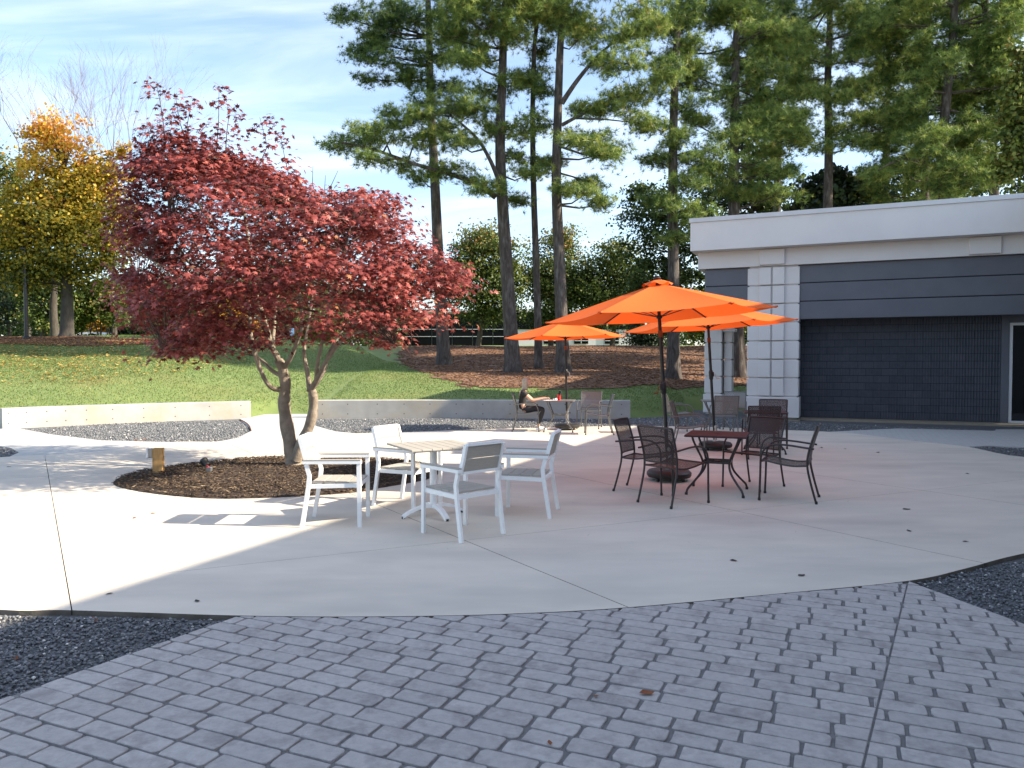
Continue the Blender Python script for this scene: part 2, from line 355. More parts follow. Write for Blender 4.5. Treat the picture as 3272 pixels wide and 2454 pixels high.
# ================================================================== SETTING
BU = Vector((.915, -.404, 0)).normalized(); BW = Vector((-BU.y, BU.x, 0))   # along the facade, into the building
P0 = Vector(G(2555, 1342) + (0,))
def B(u, w, z=0.): return P0 + BU * u + BW * w + Vector((0, 0, z))
def lerp_tab(x, tab):
    if x <= tab[0][0]: return tab[0][1]
    for (a, b), (c, d) in zip(tab, tab[1:]):
        if x <= c: return b + (d - b) * (x - a) / (c - a)
    return tab[-1][1]
YS = [(-60, 10), (-30, 12), (-12.4, 18.45), (-7.9, 21.95), (-7.5, 23.0), (-5.9, 23.0), (-5.5, 22.05), (3.2, 22.0), (3.8, 21.9), (5., 22.7), (6, 25.4), (40, 40)]
def hgt(X, Y):
    if abs(X) > 140 or Y > 240: pass
    ys = lerp_tab(X, YS); s = Y - ys
    if s <= 0: return -.15
    foot = min(s / .9, 1.); foot = foot * foot * (3 - 2 * foot)
    left = min(max((-6 - X) / 8, 0), 1); left = left * left * (3 - 2 * left)
    yc = 41 - 3 * left; hc = 2.42 + .5 * left
    t = min(max((Y - ys) / (yc - ys), 0), 1); tt = t + .06 * math.sin(2 * math.pi * t)
    h = -.15 + .37 * foot + (hc - .22) * tt
    if Y > yc:
        d = Y - yc
        h += (1 - left) * min(d * .024, .95) - left * .75 * (1 - math.exp(-d / 7.))
    return h + .04 * math.sin(X * .7 + Y * .4) * min(s / 4, 1)
def T(x, y, y0=21.5, y1=140):
    Y = y0
    while Y < y1:
        p = A(x, y, Y)
        if p.z <= hgt(p.x, Y): return p
        Y += .1
    return A(x, y, y1)
def axis(lo, hi, f0, f1, fine, coarse):
    a = [f0]
    while a[-1] < f1: a.append(a[-1] + fine)
    s = coarse
    while a[-1] < hi: a.append(a[-1] + s); s *= 1.25
    s = coarse; b = [f0]
    while b[-1] > lo: b.append(b[-1] - s); s *= 1.25
    return b[:0:-1] + a
xs = axis(-600, 600, -26, 16, .45, 1.2); ys_ = axis(-300, 1200, 9, 46, .45, 1.2)
m = MB(); nx, ny = len(xs), len(ys_)
m.v = [(x, y, hgt(x, y)) for y in ys_ for x in xs]
m.f = [(j * nx + i, j * nx + i + 1, (j + 1) * nx + i + 1, (j + 1) * nx + i) for j in range(ny - 1) for i in range(nx - 1)]
m.build('lawn', M['lawn'], kind='structure', smooth=True)

# gravel floor of the whole court, everything paved lies on it
court = [(-24, -9), (9.5, -9), (14.5, 17.6), (8.9, 23.2), (6.2, 25.6), (5.6, 23.2), (4.1, 22.2), (3.4, 21.95), (-5.5, 22.0), (-5.6, 22.1), (-7.6, 22.1), (-8, 21.9), (-12.3, 18.4), (-24, 13.2)]
MB().prism(court, -.3, -.036).build('gravel_bed', M['gravelbase'], kind='structure')

# concrete pad, cut into slabs by its control joints
pad_px = [(30, 1459), (174, 1452), (325, 1441), (540, 1413), (705, 1411), (900, 1399), (1072, 1386), (1140, 1385), (1308, 1380), (1550, 1371.5), (1821, 1364), (1984, 1361.5), (2225, 1363), (2507, 1373.5), (2647, 1379.5), (2739, 1386), (2915, 1408), (3091, 1427.5), (3272, 1460)]
near_px = [(3272, 1768), (3090, 1815), (2908, 1855), (2515, 1894), (2012, 1940), (1700, 1958), (1405, 1967), (1050, 1970), (740, 1966), (450, 1957), (192, 1949), (0, 1948)]
pad = [G(*p) for p in pad_px] + [(10.2, 12.2), (9.6, 10.3), (8.0, 8.4), (6.2, 7.2)] + [G(*p) for p in near_px] + [(-4.6, 5.1), (-6.4, 5.9), (-8.3, 7.4), (-9.5, 9.6), (-9.6, 11.6)]
pad = smooth_poly(pad, 5)
padroot = empty('concrete_pad'); tag(padroot, kind='structure')
dA = Vector((-.541, .841)).normalized(); nA = Vector((dA.y, -dA.x)); dB = Vector((.904, .428)).normalized(); nB = Vector((-dB.y, dB.x))
lA = sorted([Vector(G(*p)).dot(nA) for p in ((186, 1700), (2012, 1942), (2673, 1700), (2600, 1517))]); lB = sorted([Vector(G(*p)).dot(nB) for p in ((1634, 1710), (1596, 1441))])
ccw = pad if area(pad) > 0 else pad[::-1]
bA = [-99] + lA + [99]; bB = [-99] + lB + [99]; gp = .0036
for i in range(len(bA) - 1):
    for j in range(len(bB) - 1):
        q = clip(ccw, nA * (bA[i] + gp), nA); q = clip(q, nA * (bA[i + 1] - gp), -nA) if q else q
        q = clip(q, nB * (bB[j] + gp * .6), nB) if q else q; q = clip(q, nB * (bB[j + 1] - gp * .6), -nB) if q else q
        if len(q) > 2 and abs(area(q)) > .05: 
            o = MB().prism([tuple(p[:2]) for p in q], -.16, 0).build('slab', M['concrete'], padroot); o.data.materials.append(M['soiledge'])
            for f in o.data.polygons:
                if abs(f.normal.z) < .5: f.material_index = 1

# stamped block paving in front
pav = empty('brick_pavement'); tag(pav, kind='structure')
eL, eLd = Vector((-1.72, 4.75)), Vector((-.71, -1.18)).normalized(); eR, eRd = Vector((2.91, 5.49)), Vector((.22, -.85)).normalized()
nL = Vector((-eLd.y, eLd.x)); nL = nL if nL.x > 0 else -nL; nR = Vector((-eRd.y, eRd.x)); nR = nR if nR.x < 0 else -nR
bot = -2.5
pl = [tuple(eL + eLd * ((bot - 4.75) / eLd.y)), tuple(eR + eRd * ((bot - 5.49) / eRd.y)), tuple(eR), (1.5, 5.4), (0, 5.3), tuple(eL)]
MB().prism(pl, -.2, -.014).build('mortar_bed', M['mortar'], pav)
jp, jd = Vector(G(2900, 1862)), (Vector(G(2900, 1862)) - Vector(G(2755, 2454))).normalized(); jn = Vector((jd.y, -jd.x))
bricks = []; PIT = .118; u2, w2 = BU.to_2d(), BW.to_2d(); r0 = Vector((0, 0))
for r in range(-14, 62):
    x = -7. + random.uniform(-.2, 0)
    while x < 6.:
        ln = random.choice((.2, .235, .25, .26, .27, .29)) + random.uniform(-.012, .012)
        g0 = random.uniform(.010, .017); hx = ln / 2 - g0 / 2 - random.uniform(0, .004); hy = PIT / 2 - random.uniform(.005, .0078)
        c = u2 * (x + ln / 2) + w2 * (r * PIT + random.uniform(-.003, .003)); x += ln
        if c.y > 5.7 or c.y < .4: continue
        k = random.uniform(.008, .020); rot = random.uniform(-.012, .012); P = []
        for sx, sy in ((-1, -1), (1, -1), (1, 1), (-1, 1)):
            kk = k * random.uniform(.6, 1.6); cor = (Vector((sx * hx, sy * (hy - kk))), Vector((sx * (hx - kk * .25), sy * (hy - kk * .25))), Vector((sx * (hx - kk), sy * hy)))
            P += [Vector((p.x + random.uniform(-.0028, .0028), p.y + random.uniform(-.0028, .0028))) for p in (cor if sx * sy > 0 else cor[::-1])]
        P = P[0:3] + P[3:6] + P[6:9] + P[9:12]
        W_ = [c + u2 * (p.x - rot * p.y) + w2 * (p.y + rot * p.x) for p in P]
        W_ = [tuple(p) for p in W_]; W_ = W_ if area(W_) > 0 else W_[::-1]
        W_ = clip(W_, eL + nL * .012, nL); W_ = clip(W_, eR + nR * .012, nR) if W_ else W_
        if len(W_) < 3: continue
        for sg in (1, -1):
            q = clip(W_, jp + jn * (.005 * sg), jn * sg)
            if len(q) > 2 and area(q) > .0012:
                cc = Vector((sum(p[0] for p in q) / len(q), sum(p[1] for p in q) / len(q)))
                if cc.y < 5.75 and not inpoly(np.array([cc.x]), np.array([cc.y]), pad)[0] or any(not inpoly(np.array([p[0]]), np.array([p[1]]), pad)[0] for p in q): bricks.append((cc, q))
def vis(b):
    if b[0].y < .6: return 9
    x, y, w = proj((b[0].x, b[0].y, 0)); return (0 if -60 < x < 3330 and y < 2500 else 1) + b[0].y * .001
bricks.sort(key=vis)
sg = MB()
for i, (c, q) in enumerate(bricks):
    z = -.0035 + random.uniform(-.0012, .0012)
    if i < 300:
        m = MB().prism([(p[0] - c.x, p[1] - c.y) for p in q], -.03, z, bev=.0028); o = m.build('brick', M['brick'], pav); o.location = (c.x, c.y, 0)
    else: sg.prism(q, -.03, z, bev=.0028)
sg.build('outer_bricks', M['brick'], pav, kind='stuff')

def stampmat():
    m = mat('stamped_path', (.50, .485, .46), (.44, .43, .41), 5., .8, bump=.1); t = m.node_tree; n = t.nodes; l = t.links
    g = n.new('ShaderNodeNewGeometry'); mpn = n.new('ShaderNodeMapping'); mpn.inputs['Rotation'].default_value = (0, 0, -math.atan2(BU.y, BU.x)); l.new(g.outputs['Position'], mpn.inputs[0])
    br = n.new('ShaderNodeTexBrick'); br.inputs['Scale'].default_value = 1.; br.inputs['Brick Width'].default_value = .25; br.inputs['Row Height'].default_value = .118; br.inputs['Mortar Size'].default_value = .007; br.inputs['Mortar Smooth'].default_value = .3
    l.new(mpn.outputs[0], br.inputs['Vector']); b = n['Principled BSDF']; old = b.inputs['Base Color'].links[0].from_socket
    mx = n.new('ShaderNodeMixRGB'); mx.inputs[2].default_value = (.36, .35, .34, 1); l.new(old, mx.inputs[1]); l.new(br.outputs['Fac'], mx.inputs[0]); l.new(mx.outputs[0], b.inputs['Base Color']); return m
M['path'] = stampmat()
def path(name, P): return MB().prism([tuple(p[:2]) for p in P], -.2, -.006).build(name, M['path'], kind='structure')
path('path', [G(8, 1369), G(60, 1368), G(163, 1387), G(325, 1406), G(542, 1411.5), G(600, 1413), G(600, 1440), G(325, 1452), G(174, 1464), G(60, 1475), G(-60, 1478), G(-40, 1466), G(0, 1464.5), G(33, 1457), G(61, 1444), G(33, 1429), G(0, 1424), (-10.7, 15.0), (-15, 16.2), (-15, 17.6)])
path('path', [G(690, 1411), G(760, 1398), G(803, 1376), G(797, 1362), G(770, 1343), G(768, 1336), (-7.62, 21.6), (-7.62, 23.25), (-5.75, 23.25), (-5.75, 21.9), G(993, 1340), G(991, 1350), G(1012, 1361), G(1072, 1377.5), G(1140, 1384), G(1140, 1400), G(900, 1415), G(690, 1428)])
path('path', [G(2640, 1379), G(2783, 1372), G(2871, 1368), G(3179, 1375.5), G(3182, 1371), (13.2, 17.9), (12.4, 14.3), G(3272, 1428), G(3160, 1423), G(3085, 1427.5), G(3085, 1450), G(2739, 1400)])
path('path', [(7.5, 4.), (9.3, 3.), (12.4, 14.), (11.5, 15.5), (10.6, 13.2), (10., 9.)])

# loose stones on the gravel
octv = [(1, 0, 0), (-1, 0, 0), (0, 1, 0), (0, -1, 0), (0, 0, 1), (0, 0, -1)]; octf = [(0, 2, 4), (2, 1, 4), (1, 3, 4), (3, 0, 4), (2, 0, 5), (1, 2, 5), (3, 1, 5), (0, 3, 5)]
def stones(poly, n, r0, r1, z=-.03):
    p = rand_in(poly, n); pos = np.c_[p, np.full(n, z) + rng.uniform(-.004, .012, n)]; r = rng.uniform(r0, r1, n)
    sc = np.c_[r * rng.uniform(.7, 1.3, n), r * rng.uniform(.6, 1.1, n), r * rng.uniform(.35, .8, n)]
    tone = np.clip(rng.beta(2, 3, n) * .9 + (rng.random(n) > .975) * .6, 0, 1)
    o = instmesh('gravel', octv, octf, pos, rotmats(rand_dirs(n) * .55 + np.array([0, 0, .9])), sc, M['gravel'], tone=tone)
    return tag(o, kind='stuff')
stones([G(0, 1955), G(740, 1971), eL, eL + eLd * 2.6, (-4.9, 2.6), (-5.3, 5.2), (-4.4, 5.0)], 15000, .008, .017)
stones([tuple(eR), (5.2, 6.6), (6.5, 5.), (6.2, 3.4), tuple(eR + eRd * 1.9)], 12000, .008, .017)
lbed = [G(60, 1369), G(163, 1386), G(325, 1405), G(542, 1410.5), G(705, 1409.5), G(758, 1397), G(801, 1376), G(795, 1362), G(770, 1342), G(560, 1343), G(316, 1353)]
stones(lbed, 9000, .016, .028)
stones([G(0, 1426), G(33, 1430), G(58, 1444), G(33, 1456), G(0, 1463), (-10, 12.8), (-10.3, 14.4)], 1800, .014, .026)
rbed = [G(995, 1350), G(1012, 1360), G(1072, 1376), G(1140, 1383), G(1308, 1378.5), G(1550, 1370), G(1821, 1362.5), G(1984, 1360), G(2225, 1361.5), G(2380, 1367), G(2380, 1337), (5.3, 22.2), (4.1, 22.), (3.3, 21.6), G(2000, 1337), G(1500, 1335), G(1003, 1336)]
stones(rbed, 17000, .016, .028)
stones([G(2380, 1340), G(2380, 1367), G(2507, 1372.5), G(2647, 1378.5), G(2783, 1371), G(2871, 1367), G(3178, 1375), G(3178, 1371), G(2871, 1359), G(2570, 1348)], 4500, .014, .024)
stones([G(3088, 1428), G(3160, 1424), G(3290, 1429), (10.6, 13.2), G(3272, 1459)], 1500, .014, .024)

# bark mulch ring round the red maple
mul_px = [(362, 1547), (395, 1522), (470, 1505), (560, 1492), (680, 1478), (800, 1468), (940, 1463), (1100, 1464), (1236, 1470), (1330, 1480), (1385, 1495), (1405, 1510), (1370, 1530), (1318, 1542), (1212, 1560), (1141, 1573), (930, 1588), (705, 1594), (560, 1585), (430, 1568)]
mul = smooth_poly([G(*p) for p in mul_px], 4); mc = Vector((sum(p[0] for p in mul) / len(mul), sum(p[1] for p in mul) / len(mul)))
m = MB(); nm = len(mul); m.v = [(mc.x + (p[0] - mc.x) * k, mc.y + (p[1] - mc.y) * k, z) for k, z in ((1, -.05), (1, .006), (.93, .03), (.6, .05), (.2, .055)) for p in mul]
for i in range(4):
    for k in range(nm): m.f.append((i * nm + k, i * nm + (k + 1) % nm, (i + 1) * nm + (k + 1) % nm, (i + 1) * nm + k))
m.f.append(tuple(range(4 * nm, 5 * nm))); m.build('mulch_bed', M['soil'], kind='structure', smooth=True)
n = 10500; p = rand_in(mul, n); k = np.hypot(p[:, 0] - mc.x, p[:, 1] - mc.y)
sm = np.array(inset(mul if area(mul) > 0 else mul[::-1], .12)); ok = inpoly(p[:, 0], p[:, 1], sm.tolist())
pos = np.c_[p, np.where(ok, .045, .018) + rng.uniform(0, .022, n)]
ax = np.c_[rng.normal(0, .25, n), rng.normal(0, .25, n), np.ones(n)]
sc = np.c_[rng.uniform(.02, .062, n), rng.uniform(.004, .011, n), rng.uniform(.002, .006, n)]
tag(instmesh('mulch', octv, octf, pos, rotmats(ax), sc, M['chips'], tone=np.clip(rng.beta(1.6, 2.6, n) + (rng.random(n) > .97) * .4, 0, 1)), kind='stuff')

# pine straw beds over the lawn
def drape(name, px, matl, dz=.03, step=.2, jit=.35, extra=()):
    P = smooth_poly([tuple(T(x, y)[:2]) for x, y in px] + list(extra), 4); Q = np.array(P); lo, hi = Q.min(0), Q.max(0)
    gx = np.arange(lo[0] - 1, hi[0] + 1, step); gy = np.arange(lo[1] - 1, hi[1] + 1, step); m = MB(); idx = {}
    XX, YY = np.meshgrid(gx, gy); jx = .5 * np.sin(YY * 2.3 + np.sin(XX * 1.7)) * jit + rng.normal(0, .1, XX.shape); ins = inpoly((XX + jx).ravel(), (YY + jx).ravel(), P).reshape(XX.shape)
    for j in range(len(gy) - 1):
        for i in range(len(gx) - 1):
            if ins[j, i]:
                f = []
                for a, b in ((j, i), (j, i + 1), (j + 1, i + 1), (j + 1, i)):
                    if (a, b) not in idx: idx[(a, b)] = len(m.v); m.v.append((gx[b], gy[a], hgt(gx[b], gy[a]) + dz))
                    f.append(idx[(a, b)])
                m.f.append(tuple(f))
    return m.build(name, matl, kind='structure', smooth=True), P
o, strawR = drape('pine_straw_bed', [(1300, 1112), (1268, 1137), (1310, 1178), (1400, 1208), (1500, 1236), (1700, 1242), (2000, 1238), (2250, 1238), (2420, 1238)], M['straw'], extra=[(17, 31), (19, 43), (12, 45), (5, 44.5), (-1, 43.5), (-5.2, 42.5)])
o, strawL = drape('pine_straw_bed', [(-250, 1078), (0, 1078), (200, 1078), (400, 1083), (560, 1092), (500, 1101), (330, 1107), (150, 1105), (0, 1100), (-250, 1100)], M['straw'])
def scatter(name, P, n, tv, tf, sc, matl, tone, up=.8, dz=.04):
    p = rand_in(P, n); pos = np.array([(x, y, hgt(x, y) + dz) for x, y in p])
    return tag(instmesh(name, tv, tf, pos, rotmats(rand_dirs(n) * (1 - up) + np.array([0, 0, up])), sc, matl, tone=tone), kind='stuff')
n = 30000; scatter('pine_straw', strawR, n, octv, octf, np.c_[rng.uniform(.04, .13, n), rng.uniform(.006, .02, n), rng.uniform(.005, .016, n)], M['strawbit'], rng.beta(1.6, 2.2, n))
n = 5000; scatter('pine_straw', strawL, n, octv, octf, np.c_[rng.uniform(.05, .16, n), rng.uniform(.012, .04, n), rng.uniform(.008, .03, n)], M['strawbit'], rng.beta(2, 2, n))
lawnpoly = [(-17, 17.5), (-12.3, 18.9), (-7.8, 22.3), (-7.6, 23.3), (-5.7, 23.3), (-5.5, 22.3), (3.4, 22.3), (5.2, 23), (6, 26.2), (10, 28), (7, 30), (-2, 30), (-6, 36), (-10, 44), (-27, 40)]
n = 170000; p = rand_in(lawnpoly, n)
bad = inpoly(p[:, 0], p[:, 1], strawR) & (rng.random(n) > .03); p = p[~bad]; n = len(p)
pos = np.array([(x, y, hgt(x, y) - .005) for x, y in p]); blade = [(-.3, 0, 0), (.3, 0, 0), (.12, .25, 1), (-.2, -.05, .9)]
tone = np.clip(rng.beta(2, 2.4, n) + np.where(np.sin(p[:, 0] * .9) * np.sin(p[:, 1] * .8 + p[:, 0] * .3) > .55, .22, 0) + (p[:, 1] < 24.2) * .16, 0, 1)
tag(instmesh('grass', blade, [(0, 1, 2, 3)], pos, rotmats(rand_dirs(n) * .35 + np.array([0, 0, .8])), np.c_[rng.uniform(.018, .04, n), rng.uniform(.03, .06, n), rng.uniform(.02, .05, n)], M['grass'], tone=tone), kind='stuff')
leafq = [(-.5, -.3, 0), (.5, -.3, .15), (.5, .3, 0), (-.5, .3, .15)]
LL = [tuple(T(x, y)[:2]) for x, y in [(0, 1095), (500, 1085), (760, 1100), (800, 1160), (600, 1190), (300, 1230), (0, 1230)]]
n = 2600; tag(scatter('leaf_litter', LL, n, leafq, [(0, 1, 2, 3)], rng.uniform(.06, .13, n), M['litter'], rng.random(n), dz=.06))

# ================================================================== SEAT WALLS
def seat_wall(px, h, label, th=.32, ties=9):
    P = smooth_poly([G(*p) for p in px], 10, closed=False); root = empty('seat_wall', (P[0][0], P[0][1], 0))
    C = Vector(P[0]); n = len(P); front = [Vector(p) for p in P]; back = []
    for i in range(n):
        t = (front[min(i + 1, n - 1)] - front[max(i - 1, 0)]).normalized(); nn = Vector((-t.y, t.x)); nn = nn if nn.y > 0 else -nn; back.append(front[i] + nn * th)
    m = MB(); b = .018
    prof = lambda f, k: [(f.x, f.y, -.12), (f.x, f.y, h - b), (f.x + (k.x - f.x) * b / th, f.y + (k.y - f.y) * b / th, h), (k.x + (f.x - k.x) * b / th, k.y + (f.y - k.y) * b / th, h), (k.x, k.y, h - b), (k.x, k.y, -.12)]
    for f, k in zip(front, back): m.v += [(x - C.x, y - C.y, z) for x, y, z in prof(f, k)]
    for i in range(n - 1):
        for k in range(6): m.f.append((i * 6 + k, (i + 1) * 6 + k, (i + 1) * 6 + (k + 1) % 6, i * 6 + (k + 1) % 6)[::-1])
    m.f += [tuple(range(6)), tuple(range((n - 1) * 6, n * 6))[::-1]]
    m.build('wall_body', M['wall'], root)
    hole = None
    for i in range(ties):
        s = (i + .5) / ties * (n - 1); k = int(s); f = front[k].lerp(front[k + 1], s - k); t = (front[k + 1] - front[k]).normalized(); nn = Vector((t.y, -t.x)); nn = nn if nn.y < 0 else -nn
        for z in (.1, h - .12):
            if hole is None: hole = MB().lathe([(.006, -.004), (.016, -.004), (.016, .003), (.006, .001)], 10).build('tie_hole', M['tie'], root)
            else: hole = hole.copy(); COL.objects.link(hole)
            hole.location = (f.x - C.x, f.y - C.y, z); hole.rotation_euler = Vector((nn.x, nn.y, 0)).to_track_quat('Z', 'Y').to_euler()
    return tag(root, label, 'wall', 'low concrete walls along the lawn')
seat_wall([(8, 1367), (150, 1359), (316, 1352), (560, 1342), (802, 1334)], .47, 'sunlit low concrete seat wall on the yellow tree side of the lawn gap', ties=10)
seat_wall([(1003, 1334), (1250, 1333), (1500, 1333), (1760, 1334), (2014, 1335)], .5, 'low grey concrete seat wall behind the seated woman', ties=12)

# ================================================================== COURT BUILDING
bld = empty('court_building', tuple(B(0, 0)), math.atan2(BU.y, BU.x))
tag(bld, 'one storey pale stucco building with slate blue panels and ribbed block wall', 'building')
def bb(m, u0, u1, w0, w1, z0, z1): return m.box(((u0 + u1) / 2, (w0 + w1) / 2, (z0 + z1) / 2), (u1 - u0, w1 - w0, z1 - z0))
def bpart(name, matl, boxes, parent=None, bev=0.):
    m = MB()
    for b in boxes:
        if bev: m.box(((b[0] + b[1]) / 2, (b[2] + b[3]) / 2, (b[4] + b[5]) / 2), (b[1] - b[0], b[3] - b[2], b[5] - b[4]), bev=bev)
        else: bb(m, *b)
    return m.build(name, matl, parent or bld)
WU = 5.22                                   # the other wing starts here
bpart('fascia', M['stucco'], [(-2.94, WU, -.45, 2.45, 4.76, 5.56)])
bpart('coping', M['coping'], [(-2.975, WU - .005, -.485, 2.485, 5.562, 5.68)])
fr = bpart('frieze', M['stucco'], [(-2.80, WU + .3, 0.0, 2.3, 4.29, 4.757)])
for u0, u1 in ((-1.10, -.43), (3.97, 4.66)): bpart('frieze_block', M['stucco'], [(u0, u1, -.075, .003, 4.315, 4.745)], fr, bev=.012)
# slate panels over the recess, three boards each with an open joint
zs = [2.79, 3.28, 3.785, 4.287]
for i in range(3):
    bpart('slate_panel', M['navy'], [(-.06, WU + .3, .12 , .42, zs[i] + (.012 if i else 0), zs[i + 1] - .012)], bev=.008)
    bpart('slate_panel', M['navy'], [(-2.62, -1.40, .12, .42, zs[i] + (.012 if i else 0), zs[i + 1] - .012)], bev=.008)
bpart('panel_backing', M['joint'], [(-2.6, WU + .3, .15, .40, 2.80, 4.285)])
bpart('soffit', M['navy'], [(-2.6, WU + .3, .42, 1.05, 2.86, 2.92)])
# piers of rusticated blocks
def pier(u0, u1, w0, w1, cu0, cu1, double, proud):
    p = bpart('pier', M['stucco'], [(u0 + .045, u1 - .045, w0 + .045, w1 - .045, 0.0, 4.288)])
    z = [.05, .655] + [.655 + .5176 * k for k in range(1, 8)]
    for i in range(len(z) - 1):
        a, b = z[i], z[i + 1] - .034
        e = .028 if i == 0 else 0.
        bpart('pier_block', M['stucco'], [(u0 - e, u1 + e, w0 - e - (proud if i == 0 else 0), w1 + e, a, b)], p, bev=.014)
        if i and double:
            mid = (cu0 + cu1) / 2
            bpart('pier_block', M['stucco'], [(cu0, mid - .022, w0 - proud, w0 + .004, a, b)], p, bev=.012)
            bpart('pier_block', M['stucco'], [(mid + .022, cu1, w0 - proud, w0 + .004, a, b)], p, bev=.012)
    return p
pier(-1.42, -.04, .07, .75, -1.10, -.43, True, .075)
pier(-2.82, -2.30, 1.34, 1.95, 0, 0, False, 0.)
pier(-2.26, -2.02, 1.52, 1.92, 0, 0, False, 0.)
# ribbed split-face block wall
bw = bpart('block_wall', M['joint'], [(-.6, 4.84, .93, 1.2, .02, 3.0)])
def ribbed(hw, ribs):
    rib = MB(); pr = []
    for k in range(ribs):
        a = -hw + 2 * hw * k / ribs; d = 2 * hw / ribs
        pr += [(a + .008, .010), (a + .015, -.026), (a + d - .015, -.026), (a + d - .008, .010)]
    pr = [(-hw, .03), (-hw, .010)] + pr + [(hw, .010), (hw, .03)]
    rib.v = [(x, y, z) for z in (-.094, .094) for x, y in pr]; k = len(pr)
    rib.f = [(i, (i + 1) % k, k + (i + 1) % k, k + i) for i in range(k)] + [tuple(range(k))[::-1], tuple(range(k, 2 * k))]
    return rib
half = None
for r in range(1, 14, 2):
    if half is None: half = ribbed(.0965, 3).build('half_block', M['block'], bw); o = half
    else: o = half.copy(); COL.objects.link(o)
    o.location = (4.75, .915, .125 + r * .2)
rib = ribbed(.1965, 6)
first = None
for r in range(14):
    for c in range(14):
        uc = -.55 + c * .4 + (.2 if r % 2 else 0)
        if uc + .2 > 4.86: continue
        if first is None: first = rib.build('block', M['block'], bw); o = first
        else: o = first.copy(); COL.objects.link(o)
        o.location = (uc, .915, .125 + r * .2)
bpart('flat_pilaster', M['navy'], [(4.845, 5.02, .88, 1.2, .02, 2.86)])
dr = bpart('glazed_door', M['alum'], [(5.03, 5.10, .9, 1.0, .02, 2.62), (6.1, 6.17, .9, 1.0, .02, 2.62), (5.101, 6.099, .9, 1.0, 2.55, 2.62), (5.101, 6.099, .9, 1.0, .02, .075)])
bpart('pane', M['glass'], [(5.1, 6.1, .945, .955, .075, 2.55)], dr)
bpart('door_header', M['navy'], [(5.021, 6.4, .9, 1.2, 2.625, 3.0)])
bpart('foundation', M['apron'], [(-.02, 6.2, .34, .93, -.1, .02), (-1.5, .0, .0, .8, -.1, .012)])
bpart('rear_body', M['stucco'], [(-.6, 4.0, 1.21, 9., 0, 4.7), (4.0, 12., 3., 9., 0, 4.7)])
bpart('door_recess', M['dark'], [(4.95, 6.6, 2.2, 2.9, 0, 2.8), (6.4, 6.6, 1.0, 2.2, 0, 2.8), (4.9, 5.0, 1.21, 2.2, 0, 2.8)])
bpart('main_roof', M['coping'], [(-.6, 12., 2.5, 9.2, 4.76, 5.5)])
# the wing that runs back past the camera and throws the long shadow
wing = empty('building_wing', tuple(B(0, 0)), math.atan2(BU.y, BU.x)); tag(wing, 'long pale wing of the building beside the court', 'building')
bpart('fascia', M['stucco'], [(WU + .002, 14., -34., 2.4, 4.76, 5.56)], wing)
bpart('coping', M['coping'], [(WU - .03, 14., -34.1, 2.41, 5.562, 5.68)], wing)
bpart('wall', M['navy'], [(6.4, 13.8, -33.8, .85, -.15, 4.758)], wing)
bpart('frieze', M['stucco'], [(5.6, 6.39, -33.8, -.05, 4.29, 4.757)], wing)
for k in range(8): bpart('pier', M['stucco'], [(5.62, 6.38, -4.5 - k * 4 - 1.3, -4.5 - k * 4, -.1, 4.288)], wing)
for k in range(7):
    f = bpart('window', M['alum'], [(6.34, 6.395, -8.2 - k * 4, -6.1 - k * 4, .1, 2.7)], wing); bpart('pane', M['glass'], [(6.325, 6.338, -8.1 - k * 4, -6.2 - k * 4, .18, 2.62)], f)
# pale light fitting under the porch
pl_ = A(2331, 1056, 23.); o = MB().box((0, 0, .0), (.42, .3, .09), bev=.02).box((0, 0, .055), (.3, .2, .02)).build('porch_light', M['alum'], label='pale rectangular light fitting hanging under the porch roof', cat='light')
o.location = pl_; o.rotation_euler = (0, 0, math.atan2(BU.y, BU.x)); MB().tube([(0, 0, .06), (0, 0, 4.29 - pl_.z)], .012, 6).build('hanger_rod', M['alum'], o)

# ================================================================== FAR OFFICE BUILDING
YF = 78.; x0 = A(1250, 1095, YF).x; x1 = A(1640, 1095, YF).x; x2 = A(2060, 1095, YF).x; zb = 3.1
fb = empty('office_building', (0, YF, zb)); tag(fb, 'distant low office block with black glass band and white panels beyond the pines', 'building')
m = MB(); m.box(((x0 + x2) / 2, 6, 1.8), (x2 - x0, 11.9, 3.7)); m.build('wall', M['facade'], fb)
m = MB(); m.box(((x0 + x2) / 2, 6, 3.8), (x2 - x0 + .6, 12.6, .3)); m.build('roof', M['facade'], fb)
nb = 6
for i in range(nb):
    a = x0 + (x1 - x0) * i / nb; b = x0 + (x1 - x0) * (i + 1) / nb
    f = MB().box(((a + b) / 2, -.02, 1.85), (b - a - .05, .12, 3.3)).build('window', M['farglass'], fb)
    for z in (1.15, 1.9): MB().box(((a + b) / 2, -.1, z), (b - a - .1, .05, .045)).build('mullion', M['alum'], f)
MB().box(((x1 + x2) / 2 + .05, -.03, 2.75), (x2 - x1 - .1, .12, 1.7)).build('overhang_shade_band', M['farglass'], fb)  # dark band painted for the shadow under the roof overhang
for px in (1760, 1857, 1955):
    a = A(px, 1090, YF).x; f = MB().box((a, -.0, 1.0), (1.45, .12, 1.2)).build('window', M['farglass'], fb); MB().box((a, -.08, .72), (1.4, .05, .06)).box((a, -.08, 1.0), (.06, .05, 1.15)).build('mullion', M['alum'], f)

